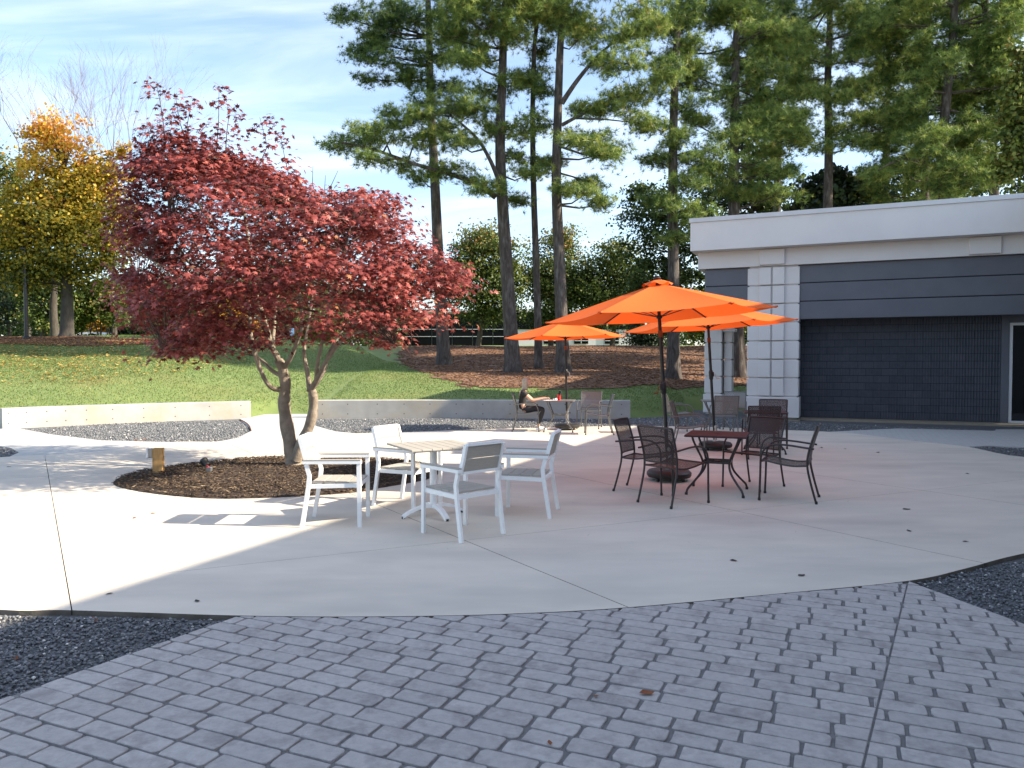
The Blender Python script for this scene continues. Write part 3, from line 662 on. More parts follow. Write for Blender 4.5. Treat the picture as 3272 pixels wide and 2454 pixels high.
# ================================================================== TREES
def base_at(px, Y): p = A(px, 1150, Y); return Vector((p.x, Y, hgt(p.x, Y)))
needle_v = []; needle_f = []
for k in range(13):
    th_ = math.acos(1 - (k + .5) / 13 * 1.25); ph = k * 2.4; d = Vector((math.sin(th_) * math.cos(ph), math.sin(th_) * math.sin(ph), math.cos(th_))); s_ = d.orthogonal().normalized() * .042
    b = len(needle_v); needle_v += [tuple(s_ + d * .03), tuple(-s_ + d * .03), tuple(d * (.85 + .15 * math.sin(k * 5)))]; needle_f.append((b, b + 1, b + 2))
leaf_v = [(-.5, -.32, .0), (.1, -.42, .06), (.6, 0, 0), (.1, .42, .06), (-.5, .32, 0)]; leaf_f = [(0, 1, 2, 3, 4)]
def pine(name_label, trunk_px, Y, r, clumps, seed, limbs=(), tuft=.25, dens=1., tone0=0., extra=None, group='tall pines'):
    rnd = random.Random(seed); b0 = base_at(trunk_px[0][0], Y); root = empty('pine_tree', tuple(b0)); tag(root, name_label, 'tree', group)
    P = [A(x, y, Y + (i * .15)) for i, (x, y) in enumerate(trunk_px)]; P[0] = Vector((P[0].x, Y, b0.z - .1))
    top = P[-1] + Vector((rnd.uniform(-.4, .4), .2, 6.)); P.append(top)
    P = [Vector(p) for p in smooth_poly([tuple(p) for p in P], 5, closed=False)]
    hh = lambda p: (p.z - b0.z) / (top.z - b0.z)
    R = [r * (1 - .75 * hh(p)) * (1 + .45 * math.exp(-max(p.z - b0.z, 0) / .35)) for p in P]
    m = MB().tube([p - b0 for p in P], R, 12); m.build('trunk', M['pinebark'], root, smooth=True)
    br = MB(); tuftpos = []; tuftax = []; tone = []
    skel = [(p, rr) for p, rr in zip(P, R)]
    for lp, lr in limbs:
        Q = [A(x, y, Y - .4 * i * (1 if i % 2 else -1) * .3) for i, (x, y) in enumerate(lp)]; Q = [Vector(q) for q in smooth_poly([tuple(q) for q in Q], 5, closed=False)]
        RR = [lr * (1 - .75 * i / len(Q)) for i in range(len(Q))]; br.tube([q - b0 for q in Q], RR, 7); skel += list(zip(Q[2:], RR[2:]))
    cl = [(A(x, y, Y), rx / FPX * Y, ry / FPX * Y) for x, y, rx, ry in clumps]
    # the crown goes on above the picture
    for k in range(extra or 0):
        z = top.z - 6.5 + 7. * rnd.random(); a = rnd.uniform(0, 6.28); q = rnd.uniform(.6, 2.6) * (1 - .3 * (z - top.z + 6.5) / 7)
        cl.append((Vector((top.x + math.cos(a) * q, top.y + math.sin(a) * q, z)), 1.0, .6))
    for c, rx, ry in cl:
        c = c + Vector((0, rnd.uniform(-1.1, 1.1), 0)); rd = max(min(rx * .9, 1.6), .6)
        bp, brr = min(skel, key=lambda s: (s[0] - c).length + (3 if s[0].z > c.z + .2 else 0) + (2.5 if s[0].z < b0.z + 4 else 0))
        mid = bp.lerp(c, .5) + Vector((0, 0, rnd.uniform(-.25, .1)))
        l = (c - bp).length; r1 = min(.03 + .012 * l, brr * .7)
        br.tube([p - b0 for p in (bp, bp.lerp(mid, .5), mid, mid.lerp(c, .6), c)], [r1, r1 * .85, r1 * .65, r1 * .5, r1 * .3], 5)
        nsub = max(4, int(rx * ry * 13 * dens) + 5)
        for q in range(nsub):
            d = Vector((rnd.gauss(0, .43) * rx, rnd.gauss(0, .43) * rd, rnd.gauss(0, .38) * ry)); e = c + d
            br.tube([c - b0, c.lerp(e, .5) - b0 + Vector((0, 0, -.05)), e - b0], [.018, .012, .007], 3, cap=False)
            nt_ = int(21 * dens * rnd.uniform(.7, 1.4)) + 4
            for _ in range(nt_):
                tuftpos.append(e - b0 + Vector((rnd.gauss(0, .24), rnd.gauss(0, .24), rnd.gauss(.03, .11)))); ax_ = Vector((d.x * .5 + rnd.gauss(0, .5), d.y * .5 + rnd.gauss(0, .5), .55 + rnd.gauss(0, .4))); tuftax.append(ax_); tone.append(min(max(rnd.betavariate(2.2, 2.2) * .95 + tone0, 0), 1))
    tag(br.build('branches', M['pinebark'], root, smooth=True), kind='stuff')
    n = len(tuftpos); o = instmesh('crown', needle_v, needle_f, np.array(tuftpos), rotmats(np.array(tuftax)), rng.uniform(.75, 1.2, n) * tuft, M['needle'], root, tone=np.array(tone)); tag(o, kind='stuff')
    return root
pine('pine leaning over the red maple, its crown the darkest of the row', [(1420, 1140), (1402, 850), (1388, 550), (1375, 300), (1370, 60)], 34., .30,
     [(1130, 80, 50, 35), (1200, 60, 70, 45), (1190, 130, 90, 45), (1260, 190, 110, 45), (1330, 70, 110, 55), (1180, 245, 45, 22), (1300, 255, 80, 35), (1400, 160, 100, 60), (1420, 270, 110, 40), (1150, 170, 40, 25), (1350, 330, 60, 25), (1260, 20, 90, 35), (1420, 40, 90, 50), (1340, 560, 30, 20)], 1, tone0=-.14, extra=10)
pine('forked pine with one long low limb reaching over the red maple', [(1640, 1192), (1622, 900), (1605, 640), (1598, 450), (1605, 250), (1612, 60)], 30., .31,
     [(1085, 455, 55, 35), (1150, 435, 70, 35), (1230, 425, 80, 40), (1270, 380, 70, 40), (1330, 450, 90, 35), (1290, 520, 55, 22), (1370, 380, 90, 40), (1440, 355, 100, 40), (1520, 350, 90, 40), (1590, 380, 80, 35), (1660, 410, 70, 40), (1430, 430, 80, 30), (1480, 560, 80, 32), (1560, 610, 60, 25), (1690, 560, 55, 30), (1650, 625, 45, 20), (1470, 480, 60, 25), (1410, 540, 55, 20), (1180, 520, 40, 18), (1650, 480, 45, 22),
      (1480, 60, 110, 50), (1560, 110, 110, 50), (1640, 130, 90, 50), (1500, 160, 90, 40), (1630, 40, 100, 50), (1560, 20, 90, 40), (1660, 240, 70, 40), (1560, 260, 80, 30), (1500, 210, 70, 30), (1440, 110, 60, 45)], 2,
     limbs=[([(1585, 630), (1530, 590), (1450, 560), (1330, 525), (1200, 480), (1090, 455)], .13), ([(1598, 590), (1570, 520), (1530, 450), (1480, 400), (1430, 360)], .10)], tone0=.08, extra=12)
pine('thin dark pine between two thicker pines', [(1722, 1180), (1715, 900), (1705, 600), (1702, 350), (1708, 150), (1715, 20)], 31., .17,
     [(1740, 130, 50, 30), (1700, 60, 60, 35), (1690, 270, 35, 25), (1725, 300, 30, 20), (1720, 420, 28, 22), (1700, 210, 40, 25), (1760, 40, 50, 30), (1735, 520, 22, 14)], 3, tone0=-.05, extra=10)
pine('straight pine behind the woman\'s parasol with a long rising limb', [(1800, 1196), (1790, 900), (1778, 600), (1782, 380), (1790, 150), (1795, 20)], 29.5, .27,
     [(1830, 40, 90, 50), (1900, 60, 90, 50), (1960, 130, 90, 50), (2040, 60, 80, 50), (2060, 130, 60, 45), (1990, 230, 90, 50), (2050, 290, 80, 50), (2010, 340, 70, 45), (2040, 390, 50, 30), (1850, 120, 60, 40), (1880, 430, 90, 35), (1830, 470, 60, 30), (1920, 500, 75, 40), (1890, 560, 55, 35), (1960, 470, 40, 25), (1900, 350, 55, 28), (1850, 350, 40, 22), (1870, 630, 40, 20), (1920, 660, 35, 18), (1790, 620, 35, 25), (1760, 40, 60, 40), (1920, 190, 50, 30), (1775, 500, 25, 15)], 4,
     limbs=[([(1795, 330), (1850, 250), (1920, 170), (2000, 105)], .11), ([(1795, 400), (1850, 370), (1950, 320), (2040, 290)], .08)], tone0=.1, extra=12)
pine('pine rising behind the large front parasol', [(2152, 1184), (2152, 900), (2150, 650), (2152, 400), (2162, 150), (2168, 10)], 30., .26,
     [(2110, 60, 70, 45), (2190, 40, 80, 45), (2230, 110, 60, 40), (2130, 170, 60, 40), (2210, 210, 70, 45), (2110, 280, 60, 40), (2190, 330, 70, 40), (2090, 400, 60, 35), (2170, 440, 70, 40), (2240, 500, 60, 40), (2110, 510, 60, 35), (2190, 590, 70, 45), (2140, 660, 50, 35), (2090, 640, 40, 30), (2200, 700, 60, 40), (2150, 760, 40, 25)], 5, tone0=-.02, extra=12)
def auto_clumps(x, seed, y0, y1, wmax, n, rx=(45, 85)):
    r = random.Random(seed); out = []
    for k in range(n):
        t = (k + r.random()) / n; y = y0 + (y1 - y0) * t; w = wmax * (.55 + .45 * math.sin(math.pi * min(1, t * .9 + .15))); s = r.choice((-1, 1))
        q = r.uniform(*rx); out.append((x + s * r.uniform(.15, 1) * w, y + r.uniform(-20, 20), q, q * r.uniform(.4, .6)))
    return out
pine('pine standing behind the porch corner of the building', [(2362, 1188), (2350, 900), (2345, 620), (2348, 380), (2352, 150), (2360, 10)], 31., .29, auto_clumps(2370, 61, 10, 660, 200, 32) + [(2470, 420, 90, 45), (2420, 380, 90, 40), (2540, 450, 60, 25)], 6, tone0=.05, extra=12)
pine('single pine with bare lower trunk showing against open sky over the roof', [(2640, 1150), (2645, 700), (2648, 450), (2645, 250), (2652, 20)], 33., .26,
     [(2700, 60, 90, 45), (2620, 110, 80, 40), (2760, 110, 70, 35), (2590, 230, 60, 30), (2700, 210, 70, 32), (2560, 330, 60, 30), (2620, 340, 60, 25), (2740, 300, 80, 35), (2700, 290, 50, 25), (2780, 380, 70, 30), (2840, 420, 60, 30), (2700, 420, 70, 30), (2590, 430, 60, 25), (2650, 20, 90, 40), (2560, 180, 60, 30), (2620, 490, 40, 18), (2690, 470, 40, 18)], 7, tone0=.06, extra=12)
pine('pine over the roof with drooping limbs beside the leaning pine', [(2960, 1150), (2955, 700), (2958, 450), (2955, 250), (2960, 20)], 34., .24, auto_clumps(2930, 81, 10, 650, 200, 38), 8, tone0=-.04, extra=12)
pine('two toned pine over the roof with a stout lower trunk', [(3015, 1150), (3018, 700), (3010, 500), (3030, 250), (3050, 20)], 30., .30, auto_clumps(3050, 91, 10, 620, 200, 34) + [(2870, 520, 70, 25), (2800, 560, 40, 20)], 9, limbs=[([(3015, 560), (2960, 520), (2880, 510), (2810, 540)], .09)], tone0=.03, extra=12)
pine('pine at the far end of the roof next to the orange tinged tree', [(3180, 1150), (3178, 700), (3170, 500), (3160, 250), (3150, 20)], 31., .27, auto_clumps(3160, 101, 10, 540, 160, 26), 10, tone0=-.02, extra=12)
pine('distant pine filling the gap between two nearer pines', [(2480, 1150), (2482, 700), (2490, 400), (2500, 20)], 38., .24, auto_clumps(2480, 111, 10, 420, 140, 26), 12, tone0=-.05, extra=10)
pine('distant slender pine between the bare trunked pine and the roof pines', [(2830, 1150), (2830, 700), (2835, 400), (2840, 20)], 39., .22, auto_clumps(2840, 121, 10, 470, 130, 26), 13, tone0=-.05, extra=10)

def leafy(name, label, px, Y, r, blobs, mat_, seed, leaf=.13, n=9000, tone0=0., bark='greybark', group='background trees', trunk_top=None, grad=0., stems=1, depth=.8, cat='tree', gap=.55):
    """broadleaf tree: trunk, boughs to each clump and clumps of leaves through the volume"""
    rnd = random.Random(seed); b0 = base_at(px, Y); root = empty(name, tuple(b0)); tag(root, label, cat, group)
    E_ = [(A(x, y, Y), rx / FPX * Y, ry / FPX * Y) for x, y, rx, ry in blobs]
    zt = max(c.z + q for c, _, q in E_); zl = min(c.z - q for c, _, q in E_); tx = sum(c.x for c, _, _ in E_) / len(E_)
    top = Vector((tx, Y, zl + (zt - zl) * .7)); tr = MB(); P = []
    for s in range(stems):
        off = Vector((rnd.uniform(-.5, .5), rnd.uniform(-.5, .5), 0)) * (0 if stems == 1 else .6)
        Q = [b0 - Vector((0, 0, .15)) + off * .4, b0.lerp(top, .25) + off + Vector((rnd.uniform(-.15, .15), 0, 0)), b0.lerp(top, .55) + off * 2, top + off * 3]
        Q = [Vector(q) for q in smooth_poly([tuple(q) for q in Q], 5, closed=False)]; P += Q
        tr.tube([q - b0 for q in Q], [r / stems ** .6 * (1.35 if i == 0 else 1) * (1 - .85 * i / len(Q)) for i in range(len(Q))], 9)
    pos = []; nor = []; tone = []; tot = sum(rx * ry for _, rx, ry in E_); boughs = MB(); nb_ = 0
    for c, rx, ry in E_:
        rd = rx * depth; k = max(6, int(n * rx * ry / tot / 60))
        for q in range(k):
            d = Vector((rnd.gauss(0, 1), rnd.gauss(0, 1), rnd.gauss(0, 1))).normalized() * (rnd.random() ** gap); d = Vector((d.x * rx, d.y * rd, d.z * ry)); e = c + d
            if q % 3 == 0:
                s0 = min(P, key=lambda p: (p - e).length + (2 if p.z > e.z else 0)); boughs.tube([s0 - b0, s0.lerp(e, .5) - b0 + Vector((0, 0, .15)), e - b0], [.05, .03, .012], 4, cap=False)
            sp = rnd.uniform(.22, .5) * max(.5, min(rx, 2.) * .6); cn = int(60 * rnd.uniform(.6, 1.4)); tb = rnd.gauss(0, .13)
            for _ in range(cn):
                p = e + Vector((rnd.gauss(0, sp), rnd.gauss(0, sp), rnd.gauss(0, sp * .55))); pos.append(p - b0); nor.append((d.x * .3 + rnd.gauss(0, .6), d.y * .3 + rnd.gauss(0, .6), .5 + rnd.gauss(0, .5)))
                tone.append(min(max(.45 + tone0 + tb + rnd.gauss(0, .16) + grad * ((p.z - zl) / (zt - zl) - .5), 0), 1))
    tr.build('trunk', M[bark], root, smooth=True); tag(boughs.build('boughs', M[bark], root), kind='stuff')
    k = len(pos); tag(instmesh('crown', leaf_v, leaf_f, np.array(pos), rotmats(np.array(nor)), rng.uniform(.7, 1.25, k) * leaf, M[mat_], root, tone=np.array(tone)), kind='stuff')
    return root
# yellow maple on the rise
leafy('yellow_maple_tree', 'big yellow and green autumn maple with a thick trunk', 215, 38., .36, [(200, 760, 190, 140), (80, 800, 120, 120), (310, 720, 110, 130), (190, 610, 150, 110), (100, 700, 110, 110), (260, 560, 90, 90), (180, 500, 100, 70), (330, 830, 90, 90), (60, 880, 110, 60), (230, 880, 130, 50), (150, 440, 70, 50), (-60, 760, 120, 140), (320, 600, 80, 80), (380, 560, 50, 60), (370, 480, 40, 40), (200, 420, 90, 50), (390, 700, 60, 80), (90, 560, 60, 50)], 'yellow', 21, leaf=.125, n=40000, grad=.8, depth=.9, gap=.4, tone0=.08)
leafy('tree_trunk_pair', 'reddish second trunk half hidden behind the yellow maple', 180, 41.5, .26, [(120, 720, 130, 120), (240, 660, 110, 110)], 'green', 22, leaf=.17, n=4000, bark='greybark')
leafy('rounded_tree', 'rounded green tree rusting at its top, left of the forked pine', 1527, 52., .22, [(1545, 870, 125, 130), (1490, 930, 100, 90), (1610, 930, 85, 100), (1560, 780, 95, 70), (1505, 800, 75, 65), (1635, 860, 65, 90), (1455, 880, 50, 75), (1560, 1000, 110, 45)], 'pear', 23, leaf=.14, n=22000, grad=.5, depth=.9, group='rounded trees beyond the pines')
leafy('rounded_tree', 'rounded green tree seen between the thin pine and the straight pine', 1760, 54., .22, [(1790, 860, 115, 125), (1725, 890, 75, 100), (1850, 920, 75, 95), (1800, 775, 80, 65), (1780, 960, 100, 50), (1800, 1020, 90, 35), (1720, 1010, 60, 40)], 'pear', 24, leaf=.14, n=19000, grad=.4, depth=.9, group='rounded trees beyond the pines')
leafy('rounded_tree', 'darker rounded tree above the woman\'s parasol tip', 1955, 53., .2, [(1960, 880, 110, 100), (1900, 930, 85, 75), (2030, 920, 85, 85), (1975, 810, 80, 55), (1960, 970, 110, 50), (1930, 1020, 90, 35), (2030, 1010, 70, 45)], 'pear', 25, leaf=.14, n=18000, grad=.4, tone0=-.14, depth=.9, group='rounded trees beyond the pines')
leafy('broad_tree', 'dark broadleaf tree crowding behind the front parasol pole', 2110, 46., .2, [(2090, 700, 110, 130), (2180, 820, 100, 120), (2060, 850, 90, 110), (2250, 700, 90, 130), (2150, 930, 120, 80), (2280, 880, 70, 100), (2040, 620, 50, 50)], 'green', 26, leaf=.16, n=14000, tone0=-.16)
leafy('broad_tree', 'dark broadleaf tree behind the roof corner of the building', 2420, 44., .2, [(2420, 560, 100, 90), (2330, 600, 90, 90), (2470, 650, 70, 60), (2380, 480, 70, 60), (2340, 700, 60, 80), (2440, 640, 90, 70)], 'green', 27, leaf=.15, n=9000, tone0=-.2)
leafy('magnolia_tree', 'dark glossy evergreen showing just over the roof below the bare trunk', 2650, 36., .16, [(2640, 610, 90, 45), (2720, 600, 80, 60), (2560, 650, 50, 25), (2660, 570, 60, 35), (2790, 610, 60, 50), (2680, 680, 150, 60)], 'darkgreen', 28, leaf=.2, n=7000)
leafy('roof_tree', 'dark leafy tree low behind the roof under the leaning pines', 2950, 40., .2, [(2880, 580, 90, 60), (2980, 560, 90, 60), (3080, 560, 80, 60), (2930, 520, 60, 40), (3180, 560, 60, 50), (3000, 640, 250, 70)], 'green', 29, leaf=.15, n=8000, tone0=-.18)
leafy('turning_tree', 'green tree turning orange at the far end of the roof', 3290, 27., .22, [(3260, 330, 60, 110), (3250, 450, 60, 110), (3290, 200, 60, 90), (3300, 560, 90, 70), (3230, 560, 40, 40), (3330, 400, 100, 160)], 'pear', 30, leaf=.13, n=10000, tone0=.02, grad=.2)
leafy('evergreen_shrub', 'dark rounded evergreen bush beside the white office wall', 2075, 46., .1, [(2075, 1085, 75, 50), (2040, 1060, 40, 35), (2110, 1060, 45, 40), (2090, 1110, 80, 40)], 'darkgreen', 31, leaf=.11, n=7000, group='bushes beyond the lawn', cat='bush')
leafy('understorey_tree', 'bright small leafy tree seen under the porch roof', 2290, 50., .12, [(2290, 1030, 60, 50), (2240, 1060, 50, 40), (2340, 1070, 60, 40), (2410, 1060, 60, 60)], 'pear', 32, leaf=.15, n=5000, tone0=.1)
# left background thicket
BGL = [('dense_tree', 'dark dense tree behind the lamp post', 40, 47., [(20, 930, 120, 110), (-80, 900, 120, 140), (60, 1000, 110, 70), (10, 1040, 90, 40)], 'darkgreen', .0),
       ('leafy_shrub', 'mid green leafy tree between lamp post and yellow maple trunk', 130, 45., [(140, 930, 85, 75), (130, 1010, 80, 50), (170, 890, 70, 50), (170, 1040, 70, 35), (230, 950, 60, 60)], 'green', .15),
       ('grey_green_shrub', 'grey green feathery small tree with several stems', 262, 46., [(262, 1000, 40, 35), (290, 985, 35, 30), (250, 1030, 30, 25)], 'green', .12),
       ('fern_leaved_tree', 'soft green multi stemmed tree over the parked car', 320, 46., [(320, 985, 55, 45), (350, 960, 45, 40), (290, 960, 40, 35), (370, 1020, 40, 25), (345, 930, 50, 40)], 'green', .22),
       ('orange_shrub', 'bright orange shrub behind the parked car', 300, 62., [(310, 1035, 60, 35), (350, 1040, 50, 30), (270, 1020, 45, 30)], 'orange', .0),
       ('yellow_shrub', 'yellow leaved shrub glimpsed through the red maple', 730, 56., [(730, 990, 60, 50), (690, 1030, 60, 40), (780, 1050, 60, 35)], 'orange', .15),
       ('green_shrub', 'light green tree glimpsed through the red maple', 600, 54., [(600, 960, 100, 80), (520, 1000, 80, 70), (660, 930, 80, 70), (560, 1050, 120, 40)], 'green', .18),
       ('dark_shrub', 'blackish evergreen shrub right of the parked car', 420, 55., [(400, 1050, 45, 32), (470, 1040, 60, 40), (430, 1070, 70, 25)], 'darkgreen', .0),
       ('tall_green_tree', 'tall green tree behind the centre of the red maple', 860, 60., [(860, 900, 110, 110), (960, 880, 90, 90), (800, 980, 90, 70), (920, 1000, 110, 60), (1040, 930, 70, 80)], 'green', .1),
       ('hedge_shrub', 'low green shrub behind the fork of the red maple', 960, 58., [(960, 1050, 80, 40), (1060, 1040, 70, 45), (880, 1060, 60, 35)], 'green', .2),
       ('old_green_tree', 'tall olive tree at the edge behind the yellow maple', -40, 47., [(10, 560, 80, 90), (-40, 700, 120, 130), (20, 680, 60, 80), (-60, 500, 80, 60)], 'pear', .0)]
for nm, lb, px, Y, bl, mt, t0 in BGL:
    leafy(nm, lb, px, Y, .14, bl, mt, hash(nm) % 997 if False else len(nm) * 7 + int(Y), leaf=.13, n=8500, tone0=t0, group='trees and shrubs behind the rise', stems=3 if 'stem' in lb else 1, cat='shrub' if 'shrub' in lb else 'tree')
# nearly bare trees
def bare(label, px, Y, top_px, spread, seed, leafn):
    rnd = random.Random(seed); b0 = base_at(px, Y); root = empty('bare_tree', tuple(b0)); tag(root, label, 'tree', 'nearly bare trees'); t = MB(); tips = []
    def grow(p, d, l, r, lev):
        q = p + d * l; mid = p.lerp(q, .5) + Vector((rnd.gauss(0, .05), rnd.gauss(0, .05), 0)) * l; t.tube([p - b0, mid - b0, q - b0], [r, r * .85, r * .68], 6 if lev < 3 else 3, cap=False)
        if lev >= 8: tips.append(q); return
        if lev > 4: tips.append(mid)
        for k in range(rnd.choice((2, 2, 3)) if lev > 0 else 4):
            nd = (d + Vector((rnd.gauss(0, .36) * spread, rnd.gauss(0, .36) * spread, rnd.uniform(-.05, .12)))).normalized(); grow(q, nd, l * rnd.uniform(.66, .86), r * .60, lev + 1)
    H_ = A(top_px[0], top_px[1], Y).z - b0.z; tp_ = b0 + Vector((0, 0, H_ * .42)); bo_ = MB().tube([b0 - b0, Vector((.1, 0, H_ * .2)), tp_ - b0], [.2, .16, .13], 8, cap=False)
    for k in range(6):
        a_ = k * 1.05 + rnd.random(); grow(tp_, Vector((math.cos(a_) * .5 * spread, math.sin(a_) * .5 * spread, 1)).normalized(), H_ * .19 * rnd.uniform(.8, 1.1), .055, 2)
    bo_.build('trunk', M['greybark'], root, smooth=True); tag(t.build('boughs', M['twig'], root, smooth=True), kind='stuff'); n = len(tips); pos = np.array([tips[rnd.randrange(n)] - b0 for _ in range(leafn)]); pos = pos[pos[:, 2] < H_ * .78] + rng.normal(0, .1, (int((pos[:, 2] < H_ * .78).sum()), 3))
    tag(instmesh('crown', leaf_v, leaf_f, pos, rotmats(rand_dirs(len(pos))), rng.uniform(.08, .15, len(pos)), M['orange'], root, tone=rng.random(len(pos))), kind='stuff')
bare('nearly bare tree with pinkish twigs above the yellow maple', 90, 53., (100, 215), 1., 3, 2600)
bare('smaller bare twiggy tree with orange leaves between yellow and red maples', 365, 50., (365, 275), .75, 8, 3200)

# far belt of woodland closing the view
def woodland(x0, x1, Y, h0, h1, n, seed):
    r = random.Random(seed); pos = []; nor = []; tone = []
    for k in range(n // 70):
        x = r.uniform(x0, x1); y = Y + r.uniform(-5, 5); hh = h0 + (h1 - h0) * (.5 + .5 * math.sin(x * .35) * math.sin(x * .13 + 1)); g = hgt(x, y); z = g + hh * r.random() ** 1.15; tb = r.gauss(0, .15); sp = r.uniform(.5, 1.1)
        for _ in range(70): pos.append((x + r.gauss(0, sp), y + r.gauss(0, sp), z + r.gauss(0, sp * .6))); nor.append((r.gauss(0, .6), -.3 + r.gauss(0, .6), .5 + r.gauss(0, .5))); tone.append(min(max(.4 + tb + r.gauss(0, .15), 0), 1))
    tag(instmesh('distant_woodland', leaf_v, leaf_f, np.array(pos), rotmats(np.array(nor)), rng.uniform(.16, .3, len(pos)), M['green'], tone=np.array(tone)), kind='stuff')
woodland(-75, -11, 72., 5.5, 9., 90000, 1)
woodland(8, 48, 92., 6., 10., 20000, 2)
# ------------------------------------------------------------------ the red maple
YM = 11.32; mb = Vector(G(940, 1495) + (.03,)); root = empty('red_maple_tree', tuple(mb)); tag(root, 'red leaved Japanese maple with forked trunk in the mulch ring', 'tree')
def mp_(pts, dy=0., dyn=0.): return [A(x, y, YM + dy + (dyn - dy) * i / max(len(pts) - 1, 1)) for i, (x, y) in enumerate(pts)]
limbs = [(mp_([(940, 1503), (937, 1465), (928, 1420), (915, 1350), (908, 1290), (912, 1230), (903, 1180), (890, 1150)]), .165, .085),
         (mp_([(945, 1470), (962, 1420), (985, 1370), (1000, 1315), (1000, 1260), (990, 1240)], -.05, -.15), .12, .075),
         (mp_([(900, 1165), (870, 1110), (850, 1040), (820, 940), (800, 820), (780, 680), (740, 540)], 0, .3), .07, .02), (mp_([(905, 1180), (930, 1140), (950, 1090), (965, 1040), (955, 930), (930, 800), (900, 660)], 0, -.6), .055, .015),
         (mp_([(905, 1245), (870, 1240), (845, 1210), (820, 1150), (790, 1080), (720, 980), (620, 860), (540, 740)], 0, -.9), .055, .014), (mp_([(900, 1200), (870, 1185), (840, 1155), (760, 1100), (660, 1050), (540, 1000), (440, 960)], 0, .9), .05, .012),
         (mp_([(830, 1180), (800, 1060), (790, 950), (700, 760), (600, 600), (520, 480)], -.3, .2), .045, .012), (mp_([(990, 1250), (982, 1190), (972, 1130), (980, 1060), (1000, 940), (1010, 800), (990, 660)], -.15, .5), .055, .012),
         (mp_([(995, 1245), (1020, 1200), (1045, 1150), (1090, 1090), (1160, 1010), (1250, 920), (1350, 860)], -.15, -.9), .06, .012), (mp_([(1010, 1225), (1015, 1160), (1030, 1090), (1050, 990), (1090, 860), (1120, 720)], -.15, -1.2), .045, .012),
         (mp_([(1005, 1235), (1035, 1185), (1060, 1110), (1130, 1020), (1220, 980), (1330, 960), (1420, 950)], -.15, .9), .045, .01), (mp_([(870, 1110), (880, 1000), (890, 880), (860, 740), (840, 600)], 0, 1.3), .04, .01),
         (mp_([(850, 1040), (760, 960), (650, 900), (520, 850), (430, 800)], 0, -1.4), .035, .01), (mp_([(780, 1060), (700, 1090), (600, 1110), (520, 1120)], -.2, -1.0), .03, .008), (mp_([(1090, 1090), (1150, 1060), (1220, 1060), (1260, 1100)], -.5, -1.4), .03, .008)]
tr = MB(); skel = []
for i, (P, ra, rb) in enumerate(limbs):
    Q = [Vector(q) for q in smooth_poly([tuple(p) for p in P], 6, closed=False)]; n = len(Q)
    R = [.78 * (ra + (rb - ra) * (k / (n - 1)) ** .8) for k in range(n)]
    if i == 0: R = [r * (1 + .5 * math.exp(-k / 2.2)) for k, r in enumerate(R)]
    if i < 2: R = [r * (1 + .06 * math.sin(k * .83 + i) * (k > 4)) for k, r in enumerate(R)]
    (tr if i < 2 else tr).tube([q - mb for q in Q], R, 12 if i < 2 else 8)
    if i > 1: skel += Q[3:]
tr.build('trunk', M['bark'], root, smooth=True)
out_px = [(375, 960), (372, 870), (395, 780), (392, 700), (405, 620), (415, 540), (445, 470), (520, 430), (620, 440), (700, 480), (800, 515), (900, 545), (980, 585), (1080, 615), (1180, 610), (1265, 615), (1275, 680), (1350, 765), (1410, 805), (1470, 835), (1465, 900), (1440, 980), (1420, 1050), (1330, 1040), (1270, 1060), (1240, 1125), (1180, 1080), (1100, 1075), (980, 1085), (880, 1090), (780, 1100), (690, 1125), (600, 1120), (520, 1140), (470, 1080), (430, 1030)]
O = np.array(out_px, float); prow = {}
def span(y):
    xs_ = []
    for i in range(len(O)):
        a, b = O[i], O[(i + 1) % len(O)]
        if (a[1] > y) != (b[1] > y): xs_.append(a[0] + (b[0] - a[0]) * (y - a[1]) / (b[1] - a[1]))
    return (min(xs_), max(xs_)) if len(xs_) > 1 else None
rnd = random.Random(5); sprays = []
while len(sprays) < 1330:
    x, y = rnd.uniform(370, 1475), rnd.uniform(430, 1140)
    if not inpoly(np.array([x]), np.array([y]), out_px)[0]: continue
    sp = span(y); c = (sp[0] + sp[1]) / 2; a = max((sp[1] - sp[0]) / 2, 60); e = math.sqrt(max(0, 1 - ((x - c) / a) ** 2)); b = min(a / FPX * YM, 2.5) * e
    t = rnd.uniform(-1, 1); t = math.copysign(abs(t) ** .6, t); p = A(x, y, YM + b * t)
    if mnoise.noise(Vector((p.x * 1.5, p.y * 1.5, p.z * 2.6))) < -.09 + .06 * rnd.random(): continue
    if 720 < x < 1130 and 930 < y < 1110 and rnd.random() < .55: continue
    if x < 640 and 760 < y < 840 and rnd.random() < .45: continue
    sprays.append(p)
tw = MB(); pos = []; nor = []; tone = []
lf_v = [(0, 0, 0)]; tips = [0, 52, 100, 150, 210, 260, 308]
for k, a in enumerate(tips):
    ln = (1, .95, .78, .42, .42, .78, .95)[k]; nx_ = tips[(k + 1) % 7] + (360 if k == 6 else 0); mid_ = math.radians((a + nx_) / 2)
    lf_v += [(ln * math.cos(math.radians(a)), ln * math.sin(math.radians(a)), -.22 * ln), (.36 * math.cos(mid_), .36 * math.sin(mid_), -.02)]
lf_f = [(0, 14, 1, 2)] + [(0, 2 * k, 2 * k + 1, 2 * k + 2) for k in range(1, 7)]
def spray(p, rad, nleaf, tb, flat=.28):
    for _ in range(nleaf):
        d = Vector((rnd.gauss(0, .5) * rad, rnd.gauss(0, .5) * rad, rnd.gauss(0, .5) * rad * flat)); d.z -= .25 * (d.x * d.x + d.y * d.y) / max(rad, .1)
        pos.append(p + d - mb); nor.append((d.x * 1.6 + rnd.gauss(0, .33), d.y * 1.6 + rnd.gauss(0, .33) - .15, .75 + rnd.gauss(0, .2))); tone.append(min(max(.5 + tb + rnd.gauss(0, .17), 0), 1))
